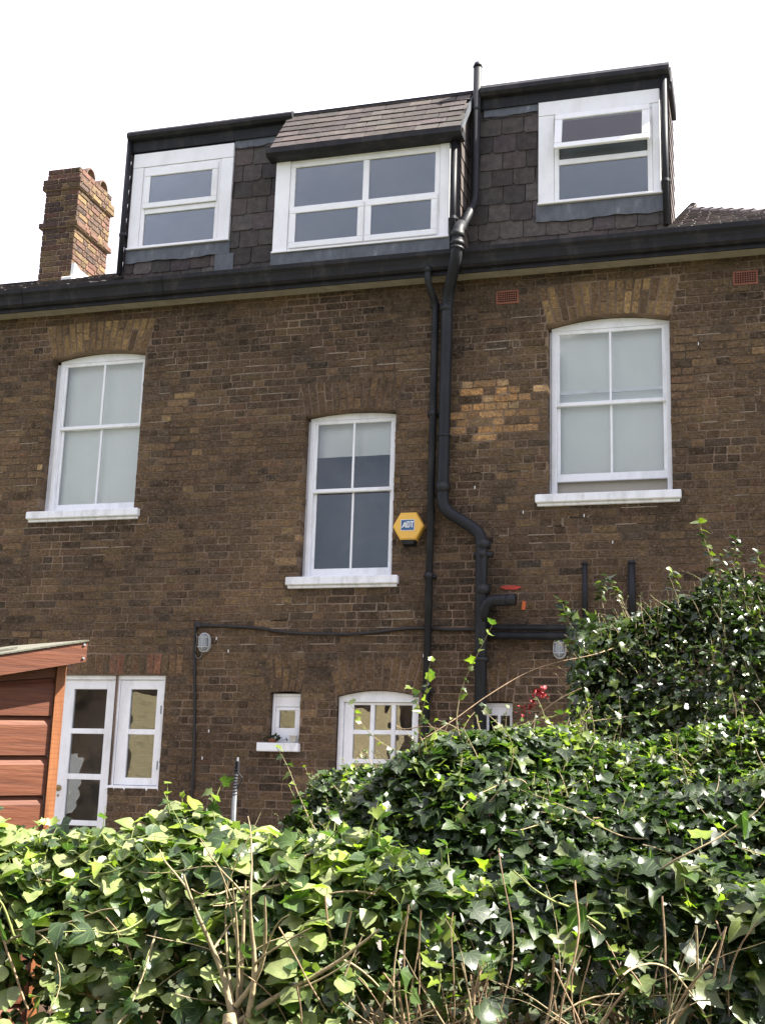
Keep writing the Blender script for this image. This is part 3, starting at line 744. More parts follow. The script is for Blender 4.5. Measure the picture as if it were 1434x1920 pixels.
# right (top-hung light standing open)
wn_ = surround(-1.922, -.735, 7.455, 8.555, .155, .075, .155, DY, 'window', 'white dormer window at the right end with its top light tilted open')
b = MB(); b.frame(-1.765, -.812, 7.456, 8.398, .048, DY - .04, DY - .002, .004, .04, .018); b.box(-1.717, -.860, DY - .038, DY - .003, 7.848, 7.905, .004); b.obj('frame', 'upvc', wn_)
b = MB(); b.frame(-1.752, -.828, 0, .435, .075, -.02, .012, .006, .075, .062)
g = MB(); g.box(-1.68, -.90, -.006, -.002, .06, .365)
top = Vector((0, DY - .055, 8.385)); an = R(13)
for mb in (b, g):
    mb.v = [(v[0], top.y + v[1] * math.cos(an) + (v[2] - .435) * math.sin(an), top.z + (v[2] - .435) * math.cos(an) - v[1] * math.sin(an)) for v in mb.v]
b.obj('top_light', 'upvc', wn_); g.obj('pane', 'glass', wn_)
panes(wn_, [(-1.718, -.859, 7.473, 7.850)], DY - .022); dark_back(wn_, -1.75, -.82, 7.46, 8.39, DY - .012)
# middle
YC = -.03
wn_ = surround(-4.548, -2.732, 7.025, 8.012, .155, .095, .0, YC, 'window', 'wide white four-light window in the projecting middle dormer bay')
b = MB(); b.frame(-4.390, -2.829, 7.026, 7.985, .05, YC - .04, YC - .002, .004, .05, .02)
b.box(-3.618, -3.556, YC - .042, YC - .003, 7.05, 7.93, .004); b.box(-4.34, -2.88, YC - .038, YC - .004, 7.455, 7.50, .004); b.box(-4.39, -2.829, YC - .035, YC, 7.986, 8.009, .003)
b.obj('frame', 'upvc', wn_)
for a, c in ((-4.372, -3.594), (-3.580, -2.845)):
    b = MB(); b.frame(a, c, 7.040, 7.478, .062, YC - .060, YC - .043, .005); b.obj('casement', 'upvc', wn_)
panes(wn_, [(-4.342, -3.616, 7.498, 7.937), (-3.558, -2.877, 7.498, 7.937)], YC - .022); panes(wn_, [(-4.312, -3.654, 7.10, 7.418), (-3.520, -2.905, 7.10, 7.418)], YC - .049)
dark_back(wn_, -4.38, -2.84, 7.03, 7.98, YC - .012)

# ---- chimney
b = MB()
def chim(x0, x1, y0, y1, z0, z1, off=0.0):
    n = int(round((z1 - z0) / C)); 
    b.box(x0 + .008, x1 - .008, y0 + .008, y1 - .008, z0, z1, 0, (.5, .42, .28))
    for r in range(n):
        za = z0 + r * C + .005; zb = za + C - .010
        for face in 'fblr':
            if face in 'fb': A, B = x0, x1
            else: A, B = y0, y1
            st = (r + (face in 'lr')) % 2; p = A - (0 if st else .055)
            while p < B:
                w = .215 if (st) else .103; a, c = max(p, A), min(p + w, B); p += w + .010; st ^= 1
                if c - a < .02: continue
                if B - c < .02: c = B
                col = random.choice([(.17, .09, .06), (.12, .075, .055), (.22, .15, .07), (.30, .20, .085), (.25, .12, .08), (.09, .06, .05), (.19, .11, .065)])
                k = random.uniform(.36, .66); col = (col[0] * k * .92, col[1] * k, col[2] * k * 1.12); e = random.uniform(0, .006)
                if face == 'f': b.box(a, c, y0 - e, y0 + .04, za, zb, .004, col)
                elif face == 'b': b.box(a, c, y1 - .04, y1 + e, za, zb, .004, col)
                elif face == 'r': b.box(x1 - .04, x1 + e + .001, a + .001, c - .001, za, zb, .004, col)
                else: b.box(x0 - e - .001, x0 + .04, a + .001, c - .001, za, zb, .004, col)
CX0, CX1, CY0, CY1 = -8.54, -8.08, 2.0, 2.84
chim(CX0, CX1, CY0, CY1, 7.6, 8.65)
chim(CX0 - .045, CX1 + .045, CY0 - .03, CY1 + .03, 8.65, 8.725)
chim(CX0 - .005, CX1 + .005, CY0, CY1, 8.725, 9.175)
chim(CX0 - .04, CX1 + .04, CY0 - .03, CY1 + .03, 9.175, 9.325)
chim(CX0 + .0, CX1 - .0, CY0 + .0, CY1 - .0, 9.325, 9.475)
chm = b.obj('chimney', 'brick', house, origin=(-8.3, 2.4, 7.6))
for yy in (2.28, 2.62):
    t = MB(); n = 12; Rr = .115
    for i in range(n):
        a0, a1 = math.pi * i / n, math.pi * (i + 1) / n
        for (ra) in (0,):
            q = lambda rad, a, xq: (xq, yy + rad * math.cos(a), 9.46 + rad * 1.15 * math.sin(a))
            xa, xb = CX0 + .02, CX1 + .0
            t.add([q(Rr, a0, xa), q(Rr, a1, xa), q(Rr, a1, xb), q(Rr, a0, xb), q(Rr - .018, a0, xa), q(Rr - .018, a1, xa), q(Rr - .018, a1, xb), q(Rr - .018, a0, xb)],
                  [(0, 1, 2, 3), (4, 5, 6, 7), (3, 2, 6, 7), (0, 1, 5, 4)])
    t.obj('chimney_cowl', 'cowl', chm)
b = MB()
b.add([(CX1 + .055, CY0 - .02, 7.75), (CX1 + .055, CY0 - .02, 8.14), (CX1 + .055, CY0 + .12, 8.10), (CX1 + .055, CY0 + .30, 8.10), (CX1 + .055, CY0 + .55, 8.17), (CX1 + .055, CY0 + .6, 7.9),
       (CX1 + .01, CY0 - .02, 7.75), (CX1 + .01, CY0 - .02, 8.14), (CX1 + .01, CY0 + .12, 8.10), (CX1 + .01, CY0 + .30, 8.10), (CX1 + .01, CY0 + .55, 8.17), (CX1 + .01, CY0 + .6, 7.9)],
      [(0, 1, 2, 3, 4, 5), (0, 6, 7, 1), (1, 7, 8, 2), (2, 8, 9, 3), (3, 9, 10, 4)])
b.box(CX1 - .1, CX1 + .06, CY0 - .06, CY0 - .022, 7.75, 7.95, .01)
b.obj('flashing', 'flash', chm)

# ---- air bricks
for (xa, xb, lab) in ((-2.268, -2.05, 'terracotta air brick between the pipes and the right sash window'), (-.10, .118, 'terracotta air brick at the top right')):
    b = MB(); z0, z1 = 6.295, 6.430; nx, nz2 = 9, 5
    b.box(xa, xb, -.010, .02, z0, z1, .003)
    w = (xb - xa - .03) / nx; h = (z1 - z0 - .03) / nz2
    o = b.obj('air_brick', 'terracotta', house); o['label'] = lab
    h_ = MB()
    for i in range(nx):
        for j in range(nz2): h_.box(xa + .015 + i * w + w * .18, xa + .015 + (i + 1) * w - w * .18, -.0125, -.009, z0 + .015 + j * h + h * .2, z0 + .015 + (j + 1) * h - h * .2)
    h_.obj('vent_holes', 'hole', o)
b = MB(); b.prism([(-2.205, 3.575), (-2.16, 3.59), (-2.06, 3.59), (-2.0, 3.575), (-2.05, 3.553), (-2.15, 3.555)], -.014, -.001); p_ = b.obj('paint_mark', 'redpaint', house); p_['label'] = 'red paint smear above the pipe stub'
b = MB(); b.prism([(-2.005, 3.37), (-1.972, 3.37), (-1.965, 3.44), (-1.995, 3.455)], -.013, -.001); p_ = b.obj('paint_mark', 'orangepaint', house); p_['label'] = 'orange paint dab right of the pipe stub'
# white drips and chips of paint on the brick
for (x, z) in ((-4.93, 3.12), (-4.80, 3.0), (-.42, 5.75), (-2.0, 4.25), (-1.45, 4.2), (-5.0, 2.0), (-4.95, 2.25), (-2.9, 2.95), (-2.45, 4.5), (-1.2, 3.95)):
    b = MB(); b.prism([(x, z), (x + .008, z), (x + .007, z + .028), (x + .001, z + .026)], -.014, -.002); b.obj('paint_drip', 'badge_white', house)
b = MB()
for (cx_, cz_, n_, sx, sz) in ((-6.08, 4.16, 9, .16, .12), (-7.15, 4.95, 12, .25, .35), (-5.80, 5.25, 7, .12, .15), (-3.85, 3.35, 12, .5, .12), (-4.5, 5.75, 22, .9, .22), (-1.6, 4.15, 10, .4, .12), (-2.45, 5.0, 8, .2, .3), (-.3, 5.2, 14, .3, .6), (-3.9, 3.05, 14, .6, .12), (-1.9, 6.0, 8, .3, .2)):
    for i in range(n_):
        x = cx_ + random.gauss(0, sx); k = round((cz_ + random.gauss(0, sz) - WZ0) / C); z = WZ0 + k * C; w = random.uniform(.04, .16)
        if any(o['x0'] - .02 < x + w and x - w < o['x1'] + .02 and o['zb'] - .1 < z < o['top'] for o in OPEN): continue
        h = random.uniform(.003, .005); b.prism([(x - w, z - h), (x, z - h * 1.2), (x + w, z - h * .7), (x + w, z + h), (x + w * .2, z + h * 1.3), (x - w, z + h * .8)], -.0065, -.001)
        if random.random() < .5: b.prism([(x + w - .004, z), (x + w + .003, z), (x + w + .003, z + C), (x + w - .003, z + C)], -.0065, -.001)
b.obj('repointing', 'newmortar', wall)['kind'] = 'stuff'

# ------------------------------------------------------------ pipes
def bend(pts, r, n=5):
    """round the corners of a polyline"""
    pts = [Vector(p) for p in pts]; out = [pts[0]]
    for i in range(1, len(pts) - 1):
        a = (pts[i - 1] - pts[i]); c = (pts[i + 1] - pts[i]); d = min(r, a.length * .45, c.length * .45)
        p0 = pts[i] + a.normalized() * d; p1 = pts[i] + c.normalized() * d
        for k in range(n + 1):
            t = k / n; out.append(p0 * (1 - t) ** 2 + pts[i] * 2 * t * (1 - t) + p1 * t * t)
    out.append(pts[-1]); return out
sp = thing('soil_pipe', (-2.33, -.1, PATIO), 'thick black soil pipe rising from ivy past the gutter to a vent above the roof', 'pipe')
b = MB(); b.tube(bend([(-2.535, .235, 9.02), (-2.545, .235, 7.50), (-2.57, -.30, 6.93)], .10), .042, 16); b.tube([(-2.535, .235, 9.0), (-2.535, .235, 9.05)], [.050, .030], 16); b.tube([(-2.54, .235, 8.50), (-2.54, .235, 8.53)], .046, 16)
b.obj('vent_pipe', 'black', sp, True)
b = MB(); b.tube(bend([(-2.56, -.27, 7.02), (-2.565, -.385, 6.90), (-2.57, -.385, 6.66), (-2.715, -.115, 6.36), (-2.725, -.10, 4.30), (-2.355, -.10, 4.06), (-2.335, -.10, PATIO)], .11), .055, 18)
b.obj('pipe', 'black', sp, True)
for p, q in (((-2.566, -.385, 6.90), (-2.566, -.385, 6.84)), ((-2.567, -.385, 6.80), (-2.568, -.385, 6.76)), ((-2.566, -.385, 6.74), (-2.569, -.385, 6.72)), ((-2.725, -.112, 6.22), (-2.725, -.112, 6.28)), ((-2.725, -.105, 4.46), (-2.725, -.105, 4.54)), ((-2.725, -.105, 5.0), (-2.725, -.105, 4.985)), ((-2.338, -.10, 3.92), (-2.338, -.10, 3.99)), ((-2.337, -.1, 3.50), (-2.337, -.1, 3.58)), ((-2.337, -.1, 2.9), (-2.337, -.1, 2.93))):
    b = MB(); b.tube([p, q], .064, 18); b.obj('collar', 'black', sp, True)
b = MB(); b.tube([(-2.42, -.10, 3.86), (-2.25, -.10, 3.86)], .030, 12); b.tube([(-2.338, -.17, 3.86), (-2.338, -.10, 3.86)], .030, 14); b.obj('access_cap', 'black', sp, True)
b = MB(); b.tube(bend([(-2.337, -.10, 3.26), (-2.30, -.13, 3.43), (-2.06, -.17, 3.435)], .12), .052, 16); b.tube([(-2.10, -.165, 3.434), (-2.03, -.172, 3.436)], [.056, .054], 16); b.obj('branch_stub', 'black', sp, True)
dp = thing('downpipe', (-2.845, -.07, PATIO), 'slim black rainwater pipe from the gutter beside the alarm box', 'pipe')
b = MB(); b.tube(bend([(-2.880, -.245, 6.62), (-2.878, -.245, 6.48), (-2.84, -.075, 6.33), (-2.845, -.07, PATIO)], .06), .034, 14); b.obj('pipe', 'black', dp, True)
for z in (6.58, 6.28, 5.2, 3.66, 2.62):
    b = MB(); b.tube([(-2.845 if z < 6.4 else -2.88, -.07 if z < 6.4 else -.245, z), (-2.845 if z < 6.4 else -2.88, -.07 if z < 6.4 else -.245, z + .05)], .041, 14)
    if z < 6: b.box(-2.905, -2.785, -.04, .0, z + .01, z + .04, .004)
    b.obj('bracket', 'black', dp, True)
for (x, y, za, zb, lab) in ((-6.435, .27, 7.10, 8.70, 'thin black pipe on the left edge of the dormer'), (-2.685, -.085, 6.85, 8.03, 'black pipe down the right edge of the middle dormer bay'), (-.690, .27, 7.08, 8.68, 'shiny black pipe on the right edge of the dormer')):
    o = thing('dormer_pipe', (x, y, za), lab, 'pipe')
    b = MB(); b.tube([(x, y, za), (x, y, zb)], .030, 12); b.obj('pipe', 'black', o, True)
    b = MB(); b.tube([(x, y, za + (zb - za) * .28), (x, y, za + (zb - za) * .28 + .03)], .036, 12); b.box(x - .045, x + .045, y, y + .06, za + (zb - za) * .28, za + (zb - za) * .28 + .025, .003); b.obj('bracket', 'black', o)
wp = thing('waste_pipe', (-1.6, -.08, 3.1), 'pair of black waste pipes running right from the soil pipe into ivy', 'pipe')
b = MB(); b.tube([(-2.30, -.085, 3.205), (.4, -.085, 3.16)], .026, 12); b.obj('pipe', 'black', wp, True)
b = MB(); b.tube([(-2.30, -.08, 3.135), (.4, -.08, 3.085)], .034, 12); b.obj('pipe', 'black', wp, True)
for (x, r, lab) in ((-1.437, .024, 'thin black stub pipe standing above the waste pipes, nearer the soil pipe'), (-1.031, .032, 'thicker black stub pipe emerging from the ivy on the right')):
    o = thing('stub_pipe', (x, -.05, 3.2), lab, 'pipe')
    b = MB(); b.tube([(x, -.05, 3.2), (x, -.05, 3.765)], r, 12); b.obj('pipe', 'black', o, True)
    b = MB(); b.tube([(x, -.05, 3.76), (x, -.05, 3.785)], [r * 1.15, r * .9], 12); b.obj('cap', 'black', o, True)

# ------------------------------------------------------------ cables
def sag(pts, n=10):
    out = []
    for i in range(len(pts) - 1):
        p0 = Vector(pts[max(i - 1, 0)]); p1 = Vector(pts[i]); p2 = Vector(pts[i + 1]); p3 = Vector(pts[min(i + 2, len(pts) - 1)])
        for k in range(n):
            t = k / n; out.append(.5 * ((2 * p1) + (-p0 + p2) * t + (2 * p0 - 5 * p1 + 4 * p2 - p3) * t * t + (-p0 + 3 * p1 - 3 * p2 + p3) * t ** 3))
    out.append(Vector(pts[-1])); return out
b = MB(); b.tube(sag([(-5.075, -.025, PATIO), (-5.07, -.025, 1.8), (-5.09, -.02, 2.3), (-5.125, -.022, 2.8), (-5.145, -.02, 3.19), (-5.115, -.022, 3.258), (-5.0, -.022, 3.262)], 6), .014, 8)
b.tube(sag([(-5.13, -.024, 3.255), (-4.9, -.022, 3.25), (-4.53, -.022, 3.228), (-4.2, -.024, 3.18), (-3.88, -.024, 3.165), (-3.5, -.022, 3.165), (-3.1, -.024, 3.205), (-2.9, -.022, 3.212), (-2.6, -.024, 3.195), (-2.3, -.022, 3.20)], 6), .015, 8)
b.box(-5.155, -5.09, -.045, -.005, 3.235, 3.285, .006)
tag(b.obj('wall_cable', 'cable', smooth=True), 'black cable climbing the wall then sagging across it to the pipes', 'cable')

# ------------------------------------------------------------ bulkhead lamps
def bulkhead(x, z, label, tail):
    t = thing('bulkhead_lamp', (x, -.01, z - .085), label, 'lamp', 'oval caged lamps on the brick wall')
    def oval(rx, rz, n=20): return [(x + rx * math.copysign(abs(math.cos(2 * math.pi * i / n)) ** .8, math.cos(2 * math.pi * i / n)), z + rz * math.copysign(abs(math.sin(2 * math.pi * i / n)) ** .8, math.sin(2 * math.pi * i / n))) for i in range(n)]
    b = MB(); b.prism(oval(.056, .09), -.03, -.006); b.obj('base', 'lampgrey', t)
    b = MB(); b.prism(oval(.040, .072), -.065, -.030); b.prism(oval(.030, .060), -.082, -.065); b.obj('lens', 'lampglass', t)
    b = MB(); o1 = oval(.052, .086, 28)
    b.tube([(p[0], -.045, p[1]) for p in o1 + o1[:1]], .0075, 6)
    for zz in (z + .045, z - .045): b.tube([(x - .052, -.045, zz), (x - .045, -.085, zz), (x + .045, -.085, zz), (x + .052, -.045, zz)], .0045, 6)
    b.tube([(x, -.045, z + .086), (x, -.088, z + .06), (x, -.088, z - .06), (x, -.045, z - .086)], .0045, 6)
    b.obj('cage', 'lampgrey', t)
    if tail:
        b = MB(); b.tube(sag([(x - .1, -.02, z + .10), (x - .085, -.022, z + .03), (x - .09, -.022, z - .03), (x - .092, -.022, z - .10), (x - .075, -.022, z - .145), (x - .04, -.022, z - .14), (x - .02, -.022, z - .095)], 5), .0035, 6); b.obj('flex', 'greycable', t)
bulkhead(-5.035, 3.09, 'small oval caged lamp beside the corner of the black cable', True)
bulkhead(-1.660, 3.02, 'small oval caged lamp below the waste pipes, touching the ivy', False)

# ------------------------------------------------------------ alarm box
al = thing('alarm_box', (-3.05, -.01, 3.99), 'yellow hexagonal alarm box with a blue square badge on the wall', 'alarm')
hexa = lambda cx, cz, rx, rz: [(cx - rx, cz), (cx - rx * .5, cz - rz), (cx + rx * .5, cz - rz), (cx + rx, cz), (cx + rx * .5, cz + rz), (cx - rx * .5, cz + rz)]
b = MB(); h1 = hexa(-3.05, 4.155, .137, .118); h0 = hexa(-3.05, 4.150, .148, .128)
vs = [(p[0], -.005, p[1]) for p in h0] + [(p[0], -.085, p[1]) for p in h0] + [(p[0], -.098, p[1]) for p in h1]
b.add(vs, [(12, 13, 14, 15, 16, 17)] + [(i + 6 * l_, (i + 1) % 6 + 6 * l_, (i + 1) % 6 + 6 * (l_ + 1), i + 6 * (l_ + 1)) for l_ in (0, 1) for i in range(6)]); b.obj('case', 'yellow', al)
b = MB(); b.add([(-3.12, -.006, 4.028), (-2.98, -.006, 4.028), (-2.975, -.088, 4.034), (-3.125, -.088, 4.034), (-3.11, -.006, 3.975), (-2.99, -.006, 3.975), (-3.0, -.075, 3.985), (-3.10, -.075, 3.985)],
                [(0, 1, 2, 3), (4, 5, 6, 7), (0, 1, 5, 4), (1, 2, 6, 5), (2, 3, 7, 6), (3, 0, 4, 7)]); b.obj('strobe', 'black', al)
b = MB(); b.box(-3.117, -2.985, -.1005, -.097, 4.105, 4.210); b.obj('badge_border', 'badge_white', al)
b = MB(); b.box(-3.112, -2.990, -.1025, -.0995, 4.110, 4.205); b.obj('badge', 'blue', al)
def poly_letters(strips, name, mat, parent):
    b = MB()
    for p in strips: b.prism([(x, z) for x, z in p], -.1045, -.1020)
    return b.obj(name, mat, parent)
def T(u, v): return (-3.112 + .122 * u, 4.110 + .095 * v)
lt = []
lt += [[T(.04, .24), T(.14, .24), T(.38, .86), T(.28, .86)], [T(.28, .86), T(.38, .86), T(.42, .24), T(.325, .24)], [T(.16, .36), T(.37, .36), T(.37, .46), T(.20, .46)]]
lt += [[T(.46, .24), T(.535, .24), T(.535, .86), T(.46, .86)], [T(.535, .77), T(.60, .77), T(.64, .86), T(.535, .86)], [T(.535, .24), T(.64, .24), T(.60, .33), T(.535, .33)], [T(.615, .33), T(.65, .25), T(.70, .42), T(.70, .66), T(.65, .85), T(.615, .77), T(.635, .62), T(.635, .46)]]
lt += [[T(.70, .76), T(.98, .76), T(.98, .86), T(.69, .86)], [T(.80, .24), T(.885, .24), T(.885, .77), T(.80, .77)]]
poly_letters(lt, 'lettering', 'badge_white', al)

# ------------------------------------------------------------ pots on the little sill
def pot(x, y, z, r, h, mat, label, foliage=False):
    t = thing('plant_pot', (x, y, z), label, 'plant pot')
    b = MB(); b.lathe([(0, 0), (r * .72, 0), (r * .95, h * .8), (r * 1.08, h * .8), (r * 1.08, h), (r * .9, h), (r * .86, h * .8), (0, h * .8)], x, y, z, 20); b.obj('pot', mat, t, True)
    return t
pot(-4.10, -.02, 2.163, .038, .078, 'pot', 'small white pot at the right of the little window sill')
pt = pot(-4.30, -.02, 2.163, .045, .035, 'terracotta', 'low terracotta dish with dark plant on the little window sill')

# ------------------------------------------------------------ leaves and twigs
LOBED = np.array([(0, .02, 0), (.20, -.10, 0), (.43, -.06, 0), (.40, .16, 0), (.56, .40, 0), (.30, .48, 0), (.17, .74, 0), (0, 1.0, 0),
                  (-.17, .74, 0), (-.30, .48, 0), (-.56, .40, 0), (-.40, .16, 0), (-.43, -.06, 0), (-.20, -.10, 0), (0, .40, 0), (0, .72, 0)], float)
LF = [(0, 1, 2, 3), (0, 3, 14), (3, 4, 5, 14), (14, 5, 6, 15), (15, 6, 7), (0, 14, 11), (0, 11, 12, 13), (14, 9, 10, 11), (14, 15, 8, 9), (15, 7, 8)]
OVATE = np.array([(0, 0, 0), (.20, .02, 0), (.36, .20, 0), (.38, .38, 0), (.28, .62, 0), (.13, .85, 0), (0, 1.0, 0), (-.13, .85, 0), (-.28, .62, 0), (-.38, .38, 0), (-.36, .20, 0), (-.20, .02, 0), (0, .38, 0), (0, .7, 0)], float)
OF = [(0, 1, 2, 12), (2, 3, 12), (12, 3, 4, 13), (13, 4, 5, 6), (0, 12, 10, 11), (10, 12, 9), (12, 13, 8, 9), (13, 6, 7, 8)]
def unit(a): return a / np.maximum(1e-9, np.linalg.norm(a, axis=-1, keepdims=True))
class Leaves:
    def __init__(s): s.V = []; s.F = []; s.Cc = []; s.U = []; s.n = 0
    def add(s, pos, nrm, tip, size, col, tmpl='L'):
        """pos,nrm,tip: (N,3); size (N,); col (N,3)"""
        T_, F_ = (LOBED, LF) if tmpl == 'L' else (OVATE, OF)
        N = len(pos); 
        if N == 0: return
        nrm = unit(nrm); tip = unit(tip - nrm * (tip * nrm).sum(1, keepdims=True)); side = np.cross(tip, nrm)
        P = np.repeat(T_[None], N, 0)
        fold = rng.uniform(.05, .55, (N, 1)); curl = rng.uniform(-.15, .55, (N, 1)); tw = rng.uniform(-.25, .25, (N, 1)); asp = rng.uniform(.85, 1.15, (N, 1))
        P = P + np.concatenate([rng.normal(0, .022, P.shape[:2] + (2,)), np.zeros(P.shape[:2] + (1,))], 2)
        u, v = P[:, :, 0] * asp, P[:, :, 1]
        w = np.abs(u) * fold - curl * (v - .2) ** 2 + tw * u * v * 2 + rng.normal(0, .02, u.shape)
        sz = size[:, None, None]
        X = pos[:, None] + sz * (u[..., None] * side[:, None] + v[..., None] * tip[:, None] + w[..., None] * nrm[:, None])
        m = T_.shape[0]
        for f in F_:
            pass
        base = s.n + np.arange(N)[:, None] * m
        s.V.append(X.reshape(-1, 3)); s.U.append(np.stack([u, v, np.zeros_like(u)], 2).reshape(-1, 3)); s.Cc.append(np.repeat(col, m, 0))
        for f in F_: s.F.append((base + np.array(f)[None]).astype(np.int32))
        s.n += N * m
    def obj(s, name, mat, parent):
        V = np.concatenate(s.V); o = np.array(ORI[parent.name]); 
        me = bpy.data.meshes.new(name)
        loops = np.concatenate([f.ravel() for f in s.F]); tot = np.concatenate([np.full(len(f), f.shape[1]) for f in s.F])
        st = np.concatenate([[0], np.cumsum(tot)[:-1]])
        me.vertices.add(len(V)); me.vertices.foreach_set('co', (V - o).astype(np.float32).ravel())
        me.loops.add(len(loops)); me.loops.foreach_set('vertex_index', loops.astype(np.int32))
        me.polygons.add(len(tot)); me.polygons.foreach_set('loop_start', st.astype(np.int32)); me.polygons.foreach_set('loop_total', tot.astype(np.int32))
        me.update(calc_edges=True)
        a = me.attributes.new('tint', 'FLOAT_COLOR', 'POINT'); Cc = np.concatenate(s.Cc); a.data.foreach_set('color', np.concatenate([Cc, np.ones((len(Cc), 1))], 1).astype(np.float32).ravel())
        a = me.attributes.new('blade', 'FLOAT_VECTOR', 'POINT'); a.data.foreach_set('vector', np.concatenate(s.U).astype(np.float32).ravel())
        me.materials.append(M[mat]); me.polygons.foreach_set('use_smooth', [True] * len(me.polygons)); me.validate(); me.update()
        return link(name, me, parent, o)
K_ = [1.0]  # scales leaf colour; also carries painted shade and sun
def leafcol(n, young=.08, dark=.45, dead=0.0, pale=0.0, k=1.0):
    pal = np.array([(.021, .044, .014), (.048, .088, .020), (.120, .160, .048), (.034, .064, .022)])
    pr = np.array([dark, (1 - dark) * .45, (1 - dark) * .2, (1 - dark) * .35]); c = pal[rng.choice(4, n, p=pr / pr.sum())] * rng.uniform(.75, 1.3, (n, 1))
    q = rng.random(n) < pale; c[q] = np.array((.20, .235, .095)) * rng.uniform(.65, 1.25, (q.sum(), 1))  # sun highlights put into the colour, besides pale undersides
    y = rng.random(n) < young; c[y] = np.array((.20, .27, .035)) * rng.uniform(.7, 1.2, (y.sum(), 1))
    d = rng.random(n) < dead; c[d] = np.array((.16, .09, .03)) * rng.uniform(.6, 1.2, (d.sum(), 1))
    return c * (K_[0] * k)
SUNV = np.array(sv); VIEW = np.array((0, -1, .25))
def bumps(x, s, seed):
    r2 = np.random.default_rng(seed); out = 0
    for i in range(5):
        k = (1.3 ** i) * 3.0; a, p, q = r2.uniform(.6, 1.3), r2.uniform(0, 6.28), r2.uniform(0, 6.28)
        out = out + np.sin(x * k * a + p + 1.7 * np.sin(s * k * .8 + q)) / (i + 1.5)
    return out
class Bank:
    """a hedge-like mass: ridge at (x, yr(x), zt(x)) whose front falls towards the viewer down to z0"""
    def __init__(s, xs, zs, yr, depth, z0, seed, amp=.07): s.xs, s.zs, s.yr, s.d, s.z0, s.seed, s.amp = np.array(xs), np.array(zs), yr, depth, z0, seed, amp
    def surf(s, x, a, off=0):
        """a: 0 = foot of the front, 1 = ridge, >1 = back"""
        zt = np.interp(x, s.xs, s.zs); th = a * math.pi / 2
        bump = s.amp * bumps(x, a * 2.0, s.seed) + off
        y = s.yr - (s.d + bump) * np.cos(th); z = s.z0 + (zt - s.z0 + bump) * np.sin(th)
        n = np.stack([np.zeros_like(x), -np.cos(th), np.sin(th) * .9 + .1 + 0 * x], -1)
        return np.stack([x, y, z], -1), unit(n)
GLINT = unit(np.array([(.47, -.67, .57)]))[0]
def _():pass
def clothe(L_, bank, n, size, young, dark, inward=.10, glint=.0, holes=0.0, pale=0.0, xr=None, dens=None, tmpl='L', amax=1.35, amin=.02, updir=.5, rnd=.75, dead=0.0):
    x = rng.uniform(xr[0] if xr else bank.xs[0], xr[1] if xr else bank.xs[-1], n); a = amin + (amax - amin) * rng.random(n) ** .85
    if dens is not None:
        k = rng.random(n) < dens(x, a); x, a = x[k], a[k]; n = len(x)
    if holes:
        h = np.sin(x * 6.1 + 2.0 * np.sin(a * 5 + bank.seed)) * np.sin(a * 9.0 + 1.5 * np.sin(x * 4.3)) + .5 * np.sin(x * 15 + a * 7) * np.sin(a * 19 - x * 5)
        k = rng.random(n) < np.clip(1.15 - holes * np.clip(h + .15, 0, 1) * 1.6, .06, 1); x, a = x[k], a[k]; n = len(x)
    off = -rng.exponential(inward, n) + .03
    p, nn = bank.surf(x, a, off)
    nrm = unit(nn * .9 + np.array((0, 0, updir)) + GLINT * glint + rng.normal(0, rnd, (n, 3)))
    tip = unit(nn * .35 + np.array((0, -.1, -.45)) + rng.normal(0, .75, (n, 3)))
    sz = rng.uniform(size[0], size[1], n) * np.where(off < -.1, .9, 1)
    L_.add(p - tip * sz[:, None] * .4, nrm, tip, sz, leafcol(n, young, dark, dead, pale), tmpl)
def walk(p, d, n, step, wob, lift=0.0):
    pts = [np.array(p, float)]; d = unit(np.array(d, float))
    cur = rng.normal(0, 1, 3) * wob * .5
    for i in range(n):
        cur = cur * .8 + rng.normal(0, 1, 3) * wob * .5
        d = unit(d + cur + np.array((0, 0, lift))); pts.append(pts[-1] + d * step)
    return pts
def shoots(bank, n, length, S, L_, lsize, xr=None, young=.6, a0=.6, a1=1.05, r=.0022, updir=1.0, gap=.035, tmpl='L', out=.3):
    """twigs that stand proud of the mass, with leaves along them"""
    x = rng.uniform(*(xr or (bank.xs[0], bank.xs[-1])), n); a = rng.uniform(a0, a1, n)
    p, nn = bank.surf(x, a, np.full(n, -.06))
    for i in range(n):
        ln = rng.uniform(*length); m = max(4, int(ln / .03))
        d = nn[i] * out + np.array((0, 0, updir)) + rng.normal(0, .45, 3)
        pts = walk(p[i], d, m, ln / m, .16)
        S.tube(pts, [r * (1.3 - .9 * k / m) for k in range(m + 1)], 5, False)
        q = np.array(pts[1:]); k = rng.random(len(q)) < .8; q = q[k]
        if len(q) == 0: continue
        t = np.linspace(.4, 1, len(q)); sz = rng.uniform(lsize[0], lsize[1], len(q)) * (1.15 - .55 * t)
        tipd = unit(rng.normal(0, .8, (len(q), 3)) + np.array((0, -.2, .2))); nr = unit(rng.normal(0, .6, (len(q), 3)) + np.array((.2, -.3, .9)))
        L_.add(q, nr, tipd, sz, leafcol(len(q), young, .2), tmpl)

def px(u, v, Y):   # where the sight line of a measured point of the garden meets the plane y = Y (used once, to lay out real positions)
    c = Vector(((u - 717) / 2400, -(v - 960) / 2400, -1)); d = rot @ c; t = (Y - EYE.y) / d.y
    return (t * d.x, Y, EYE.z + t * d.z)
def profile(pts, Y): 
    q = [px(u, v, Y) for u, v in pts]; return [p[0] for p in q], [p[2] for p in q]

